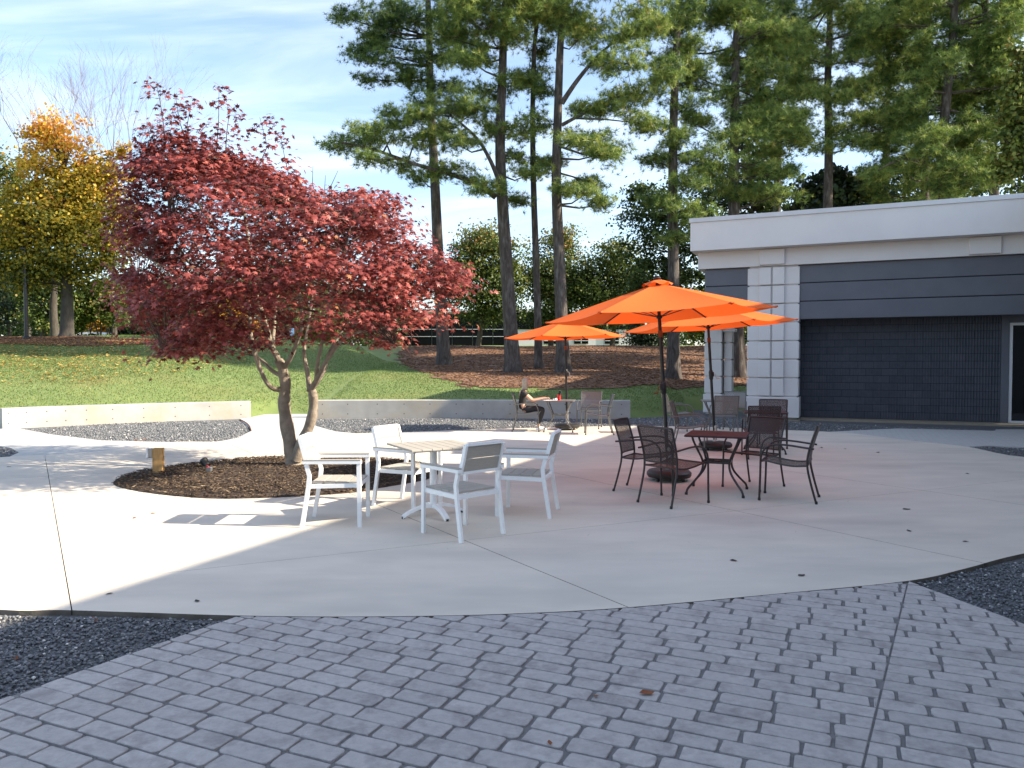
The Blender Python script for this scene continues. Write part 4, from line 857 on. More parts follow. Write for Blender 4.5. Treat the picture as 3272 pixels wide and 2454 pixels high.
for p in sprays:
    s0 = min(skel, key=lambda q: (q - p).length + (1.2 if q.z > p.z else 0)); mid = s0.lerp(p, .5) + Vector((rnd.gauss(0, .06), rnd.gauss(0, .06), .08))
    tw.tube([s0 - mb, mid - mb, p - mb], [.008, .005, .002], 4, cap=False)
    spray(p, rnd.uniform(.24, .42), int(rnd.uniform(20, 38)), rnd.gauss(0, .13))
for tip, bot in (((500, 262), (530, 470)), ((560, 300), (600, 470)), ((610, 330), (610, 480)), ((700, 285), (690, 500)), ((735, 345), (720, 500)), ((830, 375), (815, 560)), ((895, 425), (930, 590)), ((470, 400), (500, 520)), ((640, 420), (650, 520)), ((1000, 530), (1010, 640)), ((1080, 545), (1060, 640)), ((1040, 560), (1040, 640))):
    dy = rnd.uniform(-.6, .6); a, b = A(bot[0], bot[1], YM + dy), A(tip[0], tip[1], YM + dy); mid = a.lerp(b, .5) + Vector((rnd.gauss(0, .05), 0, 0)); tw.tube([a - mb, mid - mb, b - mb], [.009, .006, .003], 4, cap=False)
    if tip[0] < 950:
        for k in range(7):
            if k in (4,) : continue
            t = k / 6; q = a.lerp(mid, t * 2) if t < .5 else mid.lerp(b, t * 2 - 1); spray(q + Vector((rnd.gauss(0, .06), rnd.gauss(0, .06), 0)), .28 - .10 * t, 22, -.08, .5)
tag(tw.build('twigs', M['mapletwig'], root), kind='stuff')
k = len(pos); tag(instmesh('crown', lf_v, lf_f, np.array(pos), rotmats(np.array(nor)), rng.uniform(.042, .07, k), M['maple'], root, tone=np.array(tone)), kind='stuff')

# ================================================================== FURNITURE
def arc(pts, k=6): return smooth_poly(pts, k, closed=False)
def face(o, xy, d, z=0.):
    o.location = (xy[0], xy[1], z); o.rotation_euler = (0, 0, math.atan2(d[1], d[0]) - math.pi / 2); return o
def white_chair():
    r = empty('white_armchair'); X = .255
    for s in (-1, 1):
        MB().beams([(s * X, .255, 0), (s * X, .25, .615)], .026, .040).build('leg', M['white'], r)
        MB().beams([(s * (X - .002), -.30, 0), (s * (X - .002), -.235, .40), (s * (X - .002), -.225, .50), (s * (X - .002), -.255, .612)], .026, .040).build('leg', M['white'], r)
        a = MB().box((s * X, -.005, .632), (.042, .565, .034), bev=.003).build('armrest', M['white'], r); MB().box((s * X, -.005, .6545), (.046, .56, .012), bev=.003).build('arm_cap', M['taupe'], a)
        MB().beams([(s * (X - .03), -.25, .60), (s * (X - .035), -.285, .72), (s * (X - .035), -.325, .865)], .024, .040).build('back_post', M['white'], r)
        MB().beam((s * (X - .016), .25, .405), (s * (X - .016), -.235, .395), .022, .04).build('seat_rail', M['white'], r)
    for q_ in ((.25, .405), (-.232, .395)): MB().beam((-.243,) + q_, (.243,) + q_, .022, .04).build('seat_rail', M['white'], r)
    for q_ in ((-.326, .868), (-.262, .612)): MB().beam((-.208,) + q_, (.208,) + q_, .034, .024).build('back_rail', M['white'], r)
    for k in range(4): MB().box((0, .20 - k * .119, .4315), (.448, .114, .018), bev=.003).build('seat_slat', M['taupe'], r)
    rot = Matrix.Rotation(math.radians(14), 3, 'X')
    for k in range(2): MB().box((0, -.277 - k * .030, .680 + k * .117), (.412, .014, .113), m=rot, bev=.003).build('back_slat', M['taupe'], r)
    return r
wc0 = white_chair()
WC = [((-1.74, 7.49), (1, .03), 'white armchair with its back to the mulch ring, in full sun'), ((-1.16, 8.41), (.87, -.49), 'white armchair on the far side of the white table, its back in sun'),
      ((-.47, 6.99), (-.69, .73), 'white armchair in shade with its taupe slatted back turned to the paving'), ((.15, 7.94), (-.97, .22), 'white armchair facing away from the dark metal tables')]
for i, (xy, d, lb) in enumerate(WC):
    o = wc0 if i == 0 else copy_tree(wc0); face(o, xy, d); tag(o, lb, 'chair', 'white armchairs round the slatted table')
wt = empty('white_cafe_table'); tag(wt, 'square white pedestal cafe table with taupe slatted top', 'table'); wt.location = (-.82, 7.8, 0); wt.rotation_euler = (0, 0, math.radians(28))
for k in range(7): MB().box((-.3257 + k * .10857, 0, .732), (.1045, .76, .02), bev=.003).build('top_slat', M['taupe'], wt)
MB().box((0, 0, .712), (.66, .05, .018)).box((0, .28, .712), (.66, .04, .018)).box((0, -.28, .712), (.66, .04, .018)).build('top_frame', M['white'], wt)
MB().tube([(0, 0, .09), (0, 0, .705)], .038, 20).build('post', M['white'], wt, smooth=True)
for k in range(4):
    a = math.pi / 2 * k + math.radians(2); d = Vector((math.cos(a), math.sin(a), 0)); t = Vector((-d.y, d.x, 0)); P = [(.0, .105, .034), (.10, .112, .032), (.2, .092, .030), (.29, .055, .028), (.345, .022, .026)]; m = MB()
    for q, z, h in P:
        for a_, b_ in ((-1, -.62), (1, -.62), (.75, .38), (-.75, .38)): m.v.append(tuple(d * q + t * (a_ * .032) + Vector((0, 0, z + b_ * h))))
    for i in range(len(P) - 1):
        for j in range(4): m.f.append((4 * i + j, 4 * i + (j + 1) % 4, 4 * i + 4 + (j + 1) % 4, 4 * i + 4 + j))
    m.f += [(3, 2, 1, 0), (16, 17, 18, 19)]; f = m.build('base_foot', M['white'], wt); MB().tube([d * .335 + Vector((0, 0, 0)), d * .335 + Vector((0, 0, .022))], .018, 10).build('glide', M['rubber'], f)

def sheet(rows, n=8):
    m = MB(); k = len(rows)
    for a, b, sag in rows:
        for i in range(n + 1):
            t = i / n; p = Vector(a).lerp(Vector(b), t); p = p + Vector(sag) * (4 * t * (1 - t)); m.v.append(tuple(p))
    for j in range(k - 1):
        for i in range(n): m.f.append((j * (n + 1) + i, j * (n + 1) + i + 1, (j + 1) * (n + 1) + i + 1, (j + 1) * (n + 1) + i))
    return m
def metal_chair(tube, mesh_, name):
    r = empty(name); X = .262; post = {}
    for s in (-1, 1):
        rear = arc([(s * (X - .015), -.345, 0), (s * (X - .02), -.285, .22), (s * (X - .022), -.245, .42), (s * (X - .018), -.262, .60), (s * (X - .01), -.345, .875)], 5); low = [p for p in rear if p[2] <= .425]; up = [p for p in rear if p[2] >= .415]
        l1 = MB().tube(low, .0125, 8).build('leg', tube, r, smooth=True); MB().tube([(rear[0][0], rear[0][1], 0), (rear[0][0], rear[0][1] + .004, .03)], .0165, 8).build('foot_cap', M['rubber'], l1)
        post[s] = up; MB().tube(up, .0125, 8).build('back_post', tube, r, smooth=True)
        l2 = MB().tube([(s * X, .27, 0), (s * X, .262, .25), (s * X, .258, .48)], .0125, 8).build('leg', tube, r, smooth=True); MB().tube([(s * X, .27, 0), (s * X, .2695, .03)], .0165, 8).build('foot_cap', M['rubber'], l2)
        MB().tube(arc([(s * X, .258, .478), (s * X, .24, .56), (s * X, .18, .628), (s * X, .08, .656), (s * X, -.06, .652), (s * (X + .003), -.20, .635), (s * (X + .006), -.315, .622)], 5), .0115, 8).build('armrest', tube, r, smooth=True)
        MB().tube(arc([(s * (X - .022), -.245, .425), (s * (X - .02), -.1, .415), (s * (X - .016), .05, .432), (s * (X - .014), .2, .462), (s * (X - .012), .258, .452)], 5), .010, 7).build('seat_rail', tube, r, smooth=True)
    for q_ in ((.258, .452), (-.245, .425)): MB().tube([(-X + .016,) + q_, (X - .016,) + q_], .010, 7).build('seat_rail', tube, r, smooth=True)
    w = X - .02
    MB().tube(arc([(-X + .01, -.345, .875), (0, -.368, .878), (X - .01, -.345, .875)], 6), .0115, 7).build('back_rail', tube, r, smooth=True); MB().tube(arc([(-w, -.250, .475), (0, -.272, .475), (w, -.250, .475)], 6), .009, 7).build('back_rail', tube, r, smooth=True)
    sheet([((-w, y, z), (w, y, z), (0, 0, -.012)) for y, z in ((-.24, .425), (-.15, .417), (-.05, .419), (.05, .432), (.15, .453), (.22, .462), (.256, .453))]).build('seat', mesh_, r, smooth=True)
    sheet([((-w - .004, y, z), (w + .004, y, z), (0, -.022, 0)) for y, z in ((-.248, .476), (-.262, .58), (-.292, .69), (-.325, .80), (-.345, .873))]).build('backrest', mesh_, r, smooth=True)
    return r
def metal_table(tube, top, name):
    r = empty(name); h = .36; t = MB(); z = .722
    pl0 = [(-h, -h), (h, -h), (h, h), (-h, h)]; q = []
    for i, (x, y) in enumerate(pl0):
        for k in range(4):
            a = math.radians(180 + 90 * i + 30 * k); c = (x - math.copysign(.035, x), y - math.copysign(.035, y)); q.append((c[0] + .035 * math.cos(a), c[1] + .035 * math.sin(a)))
    t.prism(q, z - .022, z, bev=.006); tp = t.build('table_top', top, r)
    MB().lathe([(.012, 0), (.03, 0), (.03, .0025), (.012, .002)], 16, (0, 0, z + .0005)).build('umbrella_hole_cover', M['rubber'], tp)
    for sx in (-1, 1):
        for sy in (-1, 1):
            P = [(.27, .70), (.255, .64), (.21, .53), (.165, .42), (.155, .34), (.18, .25), (.25, .15), (.315, .07), (.33, .0)]
            l = MB().tube(arc([(sx * a, sy * a, zz_) for a, zz_ in P], 4), .0135, 8).build('leg', tube, r, smooth=True); MB().tube([(sx * .33, sy * .33, 0), (sx * .3285, sy * .3285, .03)], .018, 8).build('foot_cap', M['rubber'], l)
    w = .158
    for a, b in (((-w, -w), (w, -w)), ((w, -w), (w, w)), ((w, w), (-w, w)), ((-w, w), (-w, -w))): MB().beam((a[0], a[1], .38), (b[0], b[1], .38), .010, .026).build('brace', tube, r)
    MB().lathe([(.034, .37), (.042, .37), (.042, .392), (.034, .392)], 18).beam((-w, 0, .38), (-.04, 0, .38), .01, .018).beam((w, 0, .38), (.04, 0, .38), .01, .018).build('umbrella_ring', tube, r)
    return r
cb = metal_chair(M['bronze'], M['bronzemesh'], 'mesh_armchair'); cs = metal_chair(M['silver'], M['sunlitmesh'], 'mesh_armchair')
tb = metal_table(M['bronze'], M['bronzetop'], 'metal_cafe_table'); ts = metal_table(M['silver'], M['silvertop'], 'metal_cafe_table')
used = set()
def take(proto):
    if id(proto) not in used: used.add(id(proto)); return proto
    return copy_tree(proto)
GC = 'metal mesh armchairs at the cafe tables'; GT = 'square metal cafe tables'
CH = [(cb, (1.68, 9.33), (.88, -.47), 'bronze mesh armchair beside the front parasol base, back against the sunlit pad'), (cb, (1.86, 8.54), (.80, .60), 'bronze mesh armchair with its back to the white chairs, seat tucked to the maroon table'),
      (cb, (3.22, 8.78), (-.90, .43), 'bronze mesh armchair standing alone on the building side of the maroon table'), (cb, (3.08, 9.58), (-.75, -.66), 'maroon tinted mesh armchair facing the paving across the nearest maroon table'),
      (cs, (3.22, 13.5), (.94, -.33), 'mesh armchair in a sunlit tone beside the rear parasol base'), (cb, (4.18, 12.6), (.15, .98), 'bronze mesh armchair with its back to the nearest maroon table'), (cb, (4.92, 14.15), (-.35, -.93), 'mesh armchair with maroon frame in front of the pale pier'),
      (cs, (3.78, 17.0), (1, .05), 'sunlit toned mesh armchair seen edge on against the dark lawn'), (cs, (4.62, 16.35), (.1, 1), 'sunlit toned mesh armchair with its back turned, before the grey table by the porch'), (cs, (5.35, 18.0), (-.3, -1), 'sunlit toned mesh armchair at the gravel edge near the corner pier'),
      (cs, (.36, 17.45), (1, -.06), 'metal mesh armchair in which the woman sits'), (cs, (1.88, 18.2), (-.25, -.97), 'sunlit toned mesh armchair facing the court between parasol base and seat wall'), (cs, (1.90, 16.68), (-1, .05), 'sunlit toned mesh armchair across the table from the woman, seen from the side')]
for pr_, xy, d, lb in CH: o = face(take(pr_), xy, d); tag(o, lb, 'chair', GC)
for pr_, xy, a, lb in [(tb, (2.53, 9.22), -21, 'maroon square metal cafe table nearest the brick paving'), (tb, (4.5, 13.35), -15, 'maroon square metal cafe table partly hidden behind mesh chairs'), (ts, (4.72, 17.25), -10, 'grey square metal cafe table by the porch'), (ts, (1.1, 17.4), -8, 'grey metal cafe table with laptop and red cup')]:
    o = take(pr_); o.location = (xy[0], xy[1], 0); o.rotation_euler = (0, 0, math.radians(a)); tag(o, lb, 'table', GT)

# ------------------------------------------------------------------ parasols
def base(root, knob):
    r = MB().lathe([(.20, .045), (.285, .05), (.30, .075), (.298, .11), (.27, .138), (.2, .15), (.06, .155)], 36).build('base', M['rubber'], root, smooth=True)
    MB().lathe([(.031, .15), (.0315, .40), (.037, .402), (.037, .44), (.031, .442)], 20).lathe([(.05, .152), (.05, .17), (.024, .19)], 20).build('sleeve', M['chrome'], r, smooth=True)
    MB().tube([(.02, -.02, .40), (.06, -.05, .40)], .008, 8).lathe([(.02, 0), (.02, .02)], 10, (.06, -.055, .39)).build('knob', M['rubber'], r)
    for k in range(4):
        a = math.radians(40 + 90 * k); d = Vector((math.cos(a), math.sin(a), 0)) * .23; t = Vector((-d.y, d.x, 0)).normalized()
        MB().tube([d - t * .012 + Vector((0, 0, .024)), d + t * .012 + Vector((0, 0, .024))], .024, 12).box(d + Vector((0, 0, .045)), (.03, .03, .02)).build('wheel', M['rubber'], r, smooth=True)
    if knob:
        for s in (-1, 1): MB().box((s * .13, -.12, .1515), (.05, .012, .004)).build('grip_slot', M['chrome'], r)
def parasol(label, xy, rot, tilt, R, zr, za, crank, crank_side):
    r = empty('parasol', (xy[0], xy[1], .0)); tag(r, label, 'umbrella', 'orange market parasols')
    ang = [math.radians(rot + 60 * k) for k in range(6)]; zt = za - .075; r1 = .17
    zf = lambda q: zt - (zt - zr) * ((q - .0) / R) ** 1.04
    for k in range(6):
        a, b = ang[k], ang[(k + 1) % 6]; m = MB(); nr, ns = 9, 8
        for i in range(nr + 1):
            q = r1 * .9 + (R - r1 * .9) * i / nr
            for j in range(ns + 1):
                t = j / ns; p = Vector((math.cos(a), math.sin(a), 0)).lerp(Vector((math.cos(b), math.sin(b), 0)), t) * q; s = 4 * t * (1 - t); p *= 1 - .035 * s * (i / nr) ** 2
                m.v.append((p.x, p.y, zf(q) - .045 * s * math.sin(math.pi * min(i / nr, 1) * .75)))
        for i in range(nr):
            for j in range(ns): m.f.append((i * (ns + 1) + j, i * (ns + 1) + j + 1, (i + 1) * (ns + 1) + j + 1, (i + 1) * (ns + 1) + j))
        for i in range(nr):      # seam flap that gives the cloth an edge
            pass
        m.build('canopy_panel', M['canvas'], r, smooth=True)
        d = Vector((math.cos(a), math.sin(a), 0)); rb = MB().beams([d * .05 + Vector((0, 0, zf(.05) - .06)), d * (R * .5) + Vector((0, 0, zf(R * .5) - .022)), d * (R * .985) + Vector((0, 0, zf(R * .985) - .014))], .014, .018, up=tuple(d.cross(Vector((0, 0, 1))))).build('rib', M['blackmetal'], r)
        MB().tube([d * .045 + Vector((0, 0, zr - .02)), d * (R * .52) + Vector((0, 0, zf(R * .52) - .03))], .0065, 6).build('strut', M['blackmetal'], rb)
        MB().box(d * (R - .03) + Vector((0, 0, zf(R - .03) - .004)), (.05, .05, .022), m=Matrix.Rotation(a, 3, 'Z'), bev=.005).build('corner_pocket', M['canvas'], rb)
    # vent flap over the crown
    m = MB(); prof = [(.03, za - .025), (.09, za - .036), (.16, za - .062), (.21, za - .088)]
    for q, z in prof:
        for k in range(24):
            a = math.radians(rot) + 2 * math.pi * k / 24; w = math.cos(math.pi / 6) / math.cos((a - math.radians(rot)) % (math.pi / 3) - math.pi / 6); m.v.append((q * w * math.cos(a), q * w * math.sin(a), z + (.022 * math.sin(k * math.pi / 2) if q > .19 else 0)))
    for i in range(3):
        for k in range(24): m.f.append((i * 24 + k, i * 24 + (k + 1) % 24, (i + 1) * 24 + (k + 1) % 24, (i + 1) * 24 + k))
    m.build('vent_flap', M['canvas'], r, smooth=True)
    MB().lathe([(.02, za - .03), (.045, za - .025), (.055, za - .005), (.04, za + .012), (.045, za + .02), (.02, za + .03)], 18).build('finial', M['rubber'], r, smooth=True)
    MB().tube([(0, 0, .16), (0, 0, zr - .25)], .0255, 14).tube([(0, 0, zr - .24), (0, 0, za - .03)], .0235, 14).build('pole', M['blackmetal'], r, smooth=True)
    MB().lathe([(.027, zr - .30), (.032, zr - .29), (.032, zr - .22), (.027, zr - .21)], 14).build('tilt_joint', M['rust'], r)
    MB().lathe([(.022, zr - .05), (.04, zr - .045), (.045, zr - .01), (.03, zr)], 14).build('rib_hub', M['blackmetal'], r)
    c = MB().lathe([(.027, crank - .10), (.036, crank - .085), (.04, crank - .02), (.04, crank + .04), (.032, crank + .07), (.027, crank + .08)], 14).box((crank_side * .025, -.01, crank), (.05, .055, .085), bev=.01).build('crank_housing', M['rubber'], r, smooth=True)
    MB().tube([(crank_side * .04, -.02, crank), (crank_side * .075, -.03, crank), (crank_side * .085, -.03, crank - .085)], .007, 6).tube([(crank_side * .085, -.03, crank - .08), (crank_side * .14, -.04, crank - .082)], .009, 6).build('crank_handle', M['rust'] if crank_side < 0 else M['chrome'], c)
    for ch in r.children: ch.rotation_euler = (math.radians(tilt[1]), math.radians(tilt[0]), 0)
    base(r, crank_side < 0)
    return r
parasol('largest orange parasol, standing over the maroon table nearest the paving', (2.13, 10.15), -8, (-3.6, -.6), 1.55, 2.24, 2.74, 1.27, -1)
parasol('orange parasol partly hidden behind the largest one, near the pale pier', (3.72, 13.7), -16, (-3.6, -.6), 1.55, 2.26, 2.74, 1.38, 1)
parasol('orange parasol over the woman working at a laptop', (1.31, 17.8), 5, (-1.2, -.3), 1.45, 2.19, 2.66, 1.35, 1)

# ------------------------------------------------------------------ things on the woman's table
tz = .7225; tR = math.radians(-8); tC = Vector((1.1, 17.4, tz))
def ontab(o, x, y, rz, z=0.): v = Matrix.Rotation(tR, 3, 'Z') @ Vector((x, y, 0)); o.location = tC + v + Vector((0, 0, z)); o.rotation_euler = (0, 0, rz); return o
lp = empty('laptop'); tag(lp, 'slim open laptop with a dark screen', 'laptop'); ontab(lp, -.14, .08, -math.pi / 2 + .1)
b_ = MB().box((0, 0, .009), (.31, .22, .015), bev=.004).build('keyboard_base', M['laptop'], lp); MB().box((0, -.02, .0172), (.27, .11, .0015)).build('keys', M['screen'], b_)
rot = Matrix.Rotation(math.radians(-14), 3, 'X'); s_ = MB().box((0, .135, .115), (.31, .007, .205), m=rot, bev=.002).build('lid', M['laptop'], lp); MB().box((0, .1305, .114), (.29, .002, .185), m=rot).build('display', M['screen'], s_)
cup = MB().lathe([(.034, 0), (.046, .118), (.048, .12), (.044, .118), (.033, .006)], 20).build('cup', M['redcup'], label='red plastic cup on the grey table', cat='cup', smooth=True); ontab(cup, .0, -.16, 0)
pp = MB().box((0, 0, .003), (.30, .21, .004)).box((.02, .01, .0062), (.28, .2, .002), m=Matrix.Rotation(.1, 3, 'Z')).build('papers', M['paper'], label='loose white papers under the woman\'s hands', cat='paper'); ontab(pp, -.21, -.19, .2)
tis = MB(); rq = random.Random(3)
for i in range(4):
    for j in range(4): tis.v.append(((i - 1.5) * .03, (j - 1.5) * .03, rq.uniform(.002, .05) if 0 < i < 3 or 0 < j < 3 else .002))
for i in range(3):
    for j in range(3): tis.f.append((i * 4 + j, i * 4 + j + 1, i * 4 + j + 5, i * 4 + j + 4))
ontab(tis.build('napkin', M['paper'], label='crumpled white napkin beside the red cup', cat='napkin'), -.1, -.09, .4)

# ------------------------------------------------------------------ the seated woman
def skin_mesh(name, verts, edges, radii, rootv=0, sub=2):
    me = bpy.data.meshes.new(name); me.from_pydata(verts, edges, []); o = link(bpy.data.objects.new(name, me))
    sk = o.modifiers.new('Skin', 'SKIN'); sk.use_smooth_shade = True
    for i, d in enumerate(me.skin_vertices[0].data):
        rr = radii[i]; d.radius = rr if isinstance(rr, tuple) else (rr, rr); d.use_root = (i == rootv)
    sb = o.modifiers.new('Sub', 'SUBSURF'); sb.levels = sub; sb.render_levels = sub
    bpy.context.view_layer.update(); dg = bpy.context.evaluated_depsgraph_get(); ev = o.evaluated_get(dg); m = MB(); mm = ev.to_mesh()
    m.v = [tuple(v.co) for v in mm.vertices]; m.f = [tuple(p.vertices) for p in mm.polygons]; ev.to_mesh_clear(); bpy.data.objects.remove(o); return m
def chain(parts):
    V, E_, R = [], [], []; ix = {}
    for ch in parts:
        prev = None
        for key, co, rr in ch:
            if key not in ix: ix[key] = len(V); V.append(co); R.append(rr)
            if prev is not None and (prev, ix[key]) not in E_: E_.append((prev, ix[key]))
            prev = ix[key]
    return V, E_, R
J = dict(pel=(0, -.10, .52), sp=(0, -.135, .68), ch=(0, -.12, .84), nk=(0, -.085, .965), hb=(0, -.055, 1.03))
wm_ = empty('person', (.37, 17.45, 0)); wm_.rotation_euler = (0, 0, -math.pi / 2 - .06); tag(wm_, 'blonde woman in black top and dark trousers typing at a laptop', 'person')
body = [[('pel', J['pel'], (.14, .10)), ('sp', J['sp'], (.11, .085)), ('ch', J['ch'], (.13, .095)), ('nk', J['nk'], .048), ('hb', J['hb'], .045)]]
for s in (-1, 1):
    body += [[('ch', J['ch'], 0), ('sh%d' % s, (s * .155, -.115, .90), .05), ('el%d' % s, (s * .205, .10, .715), .037), ('wr%d' % s, (s * .125, .345, .765), .024), ('pa%d' % s, (s * .115, .395, .768), (.034, .016)), ('pb%d' % s, (s * .11, .43, .766), (.034, .012))]]
    for f in range(4):
        x = s * (.083 + f * .018); ln = (.055, .066, .062, .048)[3 - f if s > 0 else f]
        body += [[('pb%d' % s, 0, 0), ('f%d%d0' % (s, f), (x, .445, .768), .0095), ('f%d%d1' % (s, f), (x, .445 + ln * .55, .772), .0085), ('f%d%d2' % (s, f), (x, .445 + ln, .758), .0075)]]
    body += [[('pa%d' % s, 0, 0), ('t%d0' % s, (s * .08, .405, .766), .0105), ('t%d1' % s, (s * .062, .43, .762), .0095), ('t%d2' % s, (s * .056, .455, .758), .008)]]
    body += [[('pel', J['pel'], 0), ('hi%d' % s, (s * .085, -.06, .50), .082), ('kn%d' % s, (s * .10, .355, .505), .056), ('an%d' % s, (s * .085, .235, .105), .034), ('ft%d' % s, (s * .085, .30, .045), .034), ('to%d' % s, (s * .09, .385, .035), .028)]]
bm_ = skin_mesh('body', *chain(body))
# head: skull, jaw, nose, ears on the same mesh
def ball(m, c, r, seg=14, rings=10, f=None):
    b = len(m.v)
    for i in range(rings + 1):
        th_ = math.pi * i / rings
        for k in range(seg):
            ph = 2 * math.pi * k / seg; p = Vector((math.sin(th_) * math.cos(ph) * r[0], math.sin(th_) * math.sin(ph) * r[1], math.cos(th_) * r[2])); m.v.append(tuple(Vector(c) + (f(p) if f else p)))
    for i in range(rings):
        for k in range(seg): m.f.append((b + i * seg + k, b + (i + 1) * seg + k, b + (i + 1) * seg + (k + 1) % seg, b + i * seg + (k + 1) % seg))
hc = (0, -.03, 1.125)
ball(bm_, hc, (.072, .088, .105), 20, 14, lambda p: Vector((p.x * (1 if p.z > -.02 else 1 + p.z * 3.2), p.y + (.018 if p.z < -.03 and p.y > 0 else 0), p.z)))
ball(bm_, (0, .058, 1.112), (.013, .02, .02)); ball(bm_, (0, .05, 1.075), (.024, .016, .010)); ball(bm_, (0, .046, 1.038), (.022, .02, .018))
for s in (-1, 1): ball(bm_, (s * .072, -.03, 1.115), (.009, .018, .028))
bo = bm_.build('body', M['skin'], wm_, smooth=True); rm = bo.modifiers.new('Remesh', 'REMESH'); rm.mode = 'VOXEL'; rm.voxel_size = .0055; rm.use_smooth_shade = True
for s in (-1, 1): m = MB(); ball(m, (s * .028, .052, 1.128), (.010, .006, .006), 10, 8); m.build('eye', M['screen'], wm_, smooth=True)
top_ = [[('hem', (0, -.10, .50), (.158, .112)), ('pel', (0, -.11, .58), (.145, .106)), ('sp', J['sp'], (.122, .097)), ('ch', J['ch'], (.142, .106)), ('nk', (0, -.095, .935), (.07, .06))]]
for s in (-1, 1): top_ += [[('ch', J['ch'], 0), ('sh%d' % s, (s * .155, -.115, .90), .063), ('sl%d' % s, (s * .183, -.01, .81), .057)]]
skin_mesh('top', *chain(top_)).build('black_top', M['black'], wm_, smooth=True)
tr_ = [[('pel', (0, -.10, .52), (.15, .105)), ('w', (0, -.115, .60), (.14, .10))]]
for s in (-1, 1): tr_ += [[('pel', 0, 0), ('hi%d' % s, (s * .085, -.05, .505), .092), ('mid%d' % s, (s * .095, .16, .51), .078), ('kn%d' % s, (s * .10, .36, .508), .064), ('ca%d' % s, (s * .093, .30, .32), .055), ('an%d' % s, (s * .086, .24, .145), .042)]]
skin_mesh('trousers', *chain(tr_)).build('trousers', M['charcoal'], wm_, smooth=True)
for s in (-1, 1):
    m = MB(); ball(m, (s * .087, .315, .047), (.046, .125, .046), 16, 10, lambda p: Vector((p.x, p.y, max(p.z, -.032)) if p.y > -.02 else (p.x, p.y, max(p.z * 1.25, -.032)))); m.build('shoe', M['shoe'], wm_, smooth=True)
m = MB(); hseg = 26; hr = 16
for i in range(hr + 1):
    th_ = math.pi * .92 * i / hr
    for k in range(hseg):
        ph = 2 * math.pi * k / hseg; fy = math.sin(ph); z = math.cos(th_) * .118; rad = math.sin(min(th_, math.pi * .55)); wv = 1 + .035 * math.sin(k * 3.1) + .02 * math.sin(k * 7.)
        x, y = math.cos(ph) * .086 * rad * wv, fy * .102 * rad * wv
        if th_ > math.pi * .5: z = -(th_ - math.pi * .5) / (math.pi * .42) * (.175 + .012 * math.sin(k * 2.3))
        if fy > .30 and th_ > math.pi * .33: y = min(y, .045 - (th_ - math.pi * .33) * .045); x *= 1.03
        m.v.append((x, y - .038, z + 1.132))
for i in range(hr):
    for k in range(hseg):
        ph = 2 * math.pi * (k + .5) / hseg
        if math.sin(ph) > .42 and i > hr * .36: continue
        m.f.append((i * hseg + k, (i + 1) * hseg + k, (i + 1) * hseg + (k + 1) % hseg, i * hseg + (k + 1) % hseg))
ho = m.build('hair', M['hair'], wm_, smooth=True); sd = ho.modifiers.new('Solid', 'SOLIDIFY'); sd.thickness = .012; sd.offset = -1

# ================================================================== SMALL THINGS
x, y = G(507, 1517); po = empty('outlet_post', (x, y, .03)); tag(po, 'short square wooden post with an outlet box in the mulch', 'post')
MB().box((0, 0, .17), (.135, .135, .36), bev=.008).build('post', M['wood'], po); po.rotation_euler = (0, 0, .25)
ob = MB().box((-.095, -.01, .285), (.055, .09, .13), bev=.006).build('outlet_box', M['laptop'], po); MB().box((-.135, -.01, .285), (.03, .105, .15), bev=.01).build('cover', M['paper'], ob)
x, y = G(655, 1503); sp_ = empty('ground_spotlight', (x, y, .05)); tag(sp_, 'small black spotlight tilted up at the maple', 'light')
MB().tube([(0, 0, -.04), (0, 0, .03)], .012, 8).build('stake', M['rubber'], sp_)
MB().tube([(.05, -.02, .02), (-.02, .0, .095)], [.055, .06], 14).tube([(-.02, 0, .095), (-.035, .005, .112)], [.066, .05], 14).build('head', M['rubber'], sp_, smooth=True)
x, y = G(669, 1519); jb = empty('junction_box', (x, y, .05)); tag(jb, 'little grey junction box with a red cap beside the spotlight', 'box'); MB().box((0, 0, .035), (.075, .06, .07), bev=.008).build('box', M['laptop'], jb); MB().lathe([(.015, .07), (.018, .085), (.01, .09)], 12, (-.02, -.01, 0)).build('cap', M['redcup'], jb)
MB().prism([G(405, 1402), G(470, 1397), G(474, 1399), G(440, 1404)], -.06, -.028).build('rusty_plate', M['rust'], label='flat rust coloured plate lying in the gravel', cat='plate')
ed = [G(*p) for p in ((768, 1341), (785, 1350), (797, 1361), (803, 1376))]; m = MB(); m.beams([(p[0], p[1], -.01) for p in smooth_poly(ed, 4, closed=False)], .05, .012, up=(0, 0, 1)); m.build('edging_strip', M['rust'], label='rusty steel edging strip along the gravel by the wall end', cat='edging')
lb_ = base_at(86, 36.8); lpst = empty('lamp_post', tuple(lb_)); tag(lpst, 'slender dark lamp post beside the yellow maple', 'lamp post')
MB().tube([(0, 0, 0), (0, 0, 4.4)], [.10, .085], 12).build('post', M['lampm'], lpst, smooth=True); MB().lathe([(.16, 0), (.16, .12), (.1, .2)], 14).build('base_cover', M['lampm'], lpst); MB().box((0, .2, 4.42), (.32, .8, .12), bev=.03).build('lamp_head', M['lampm'], lpst)
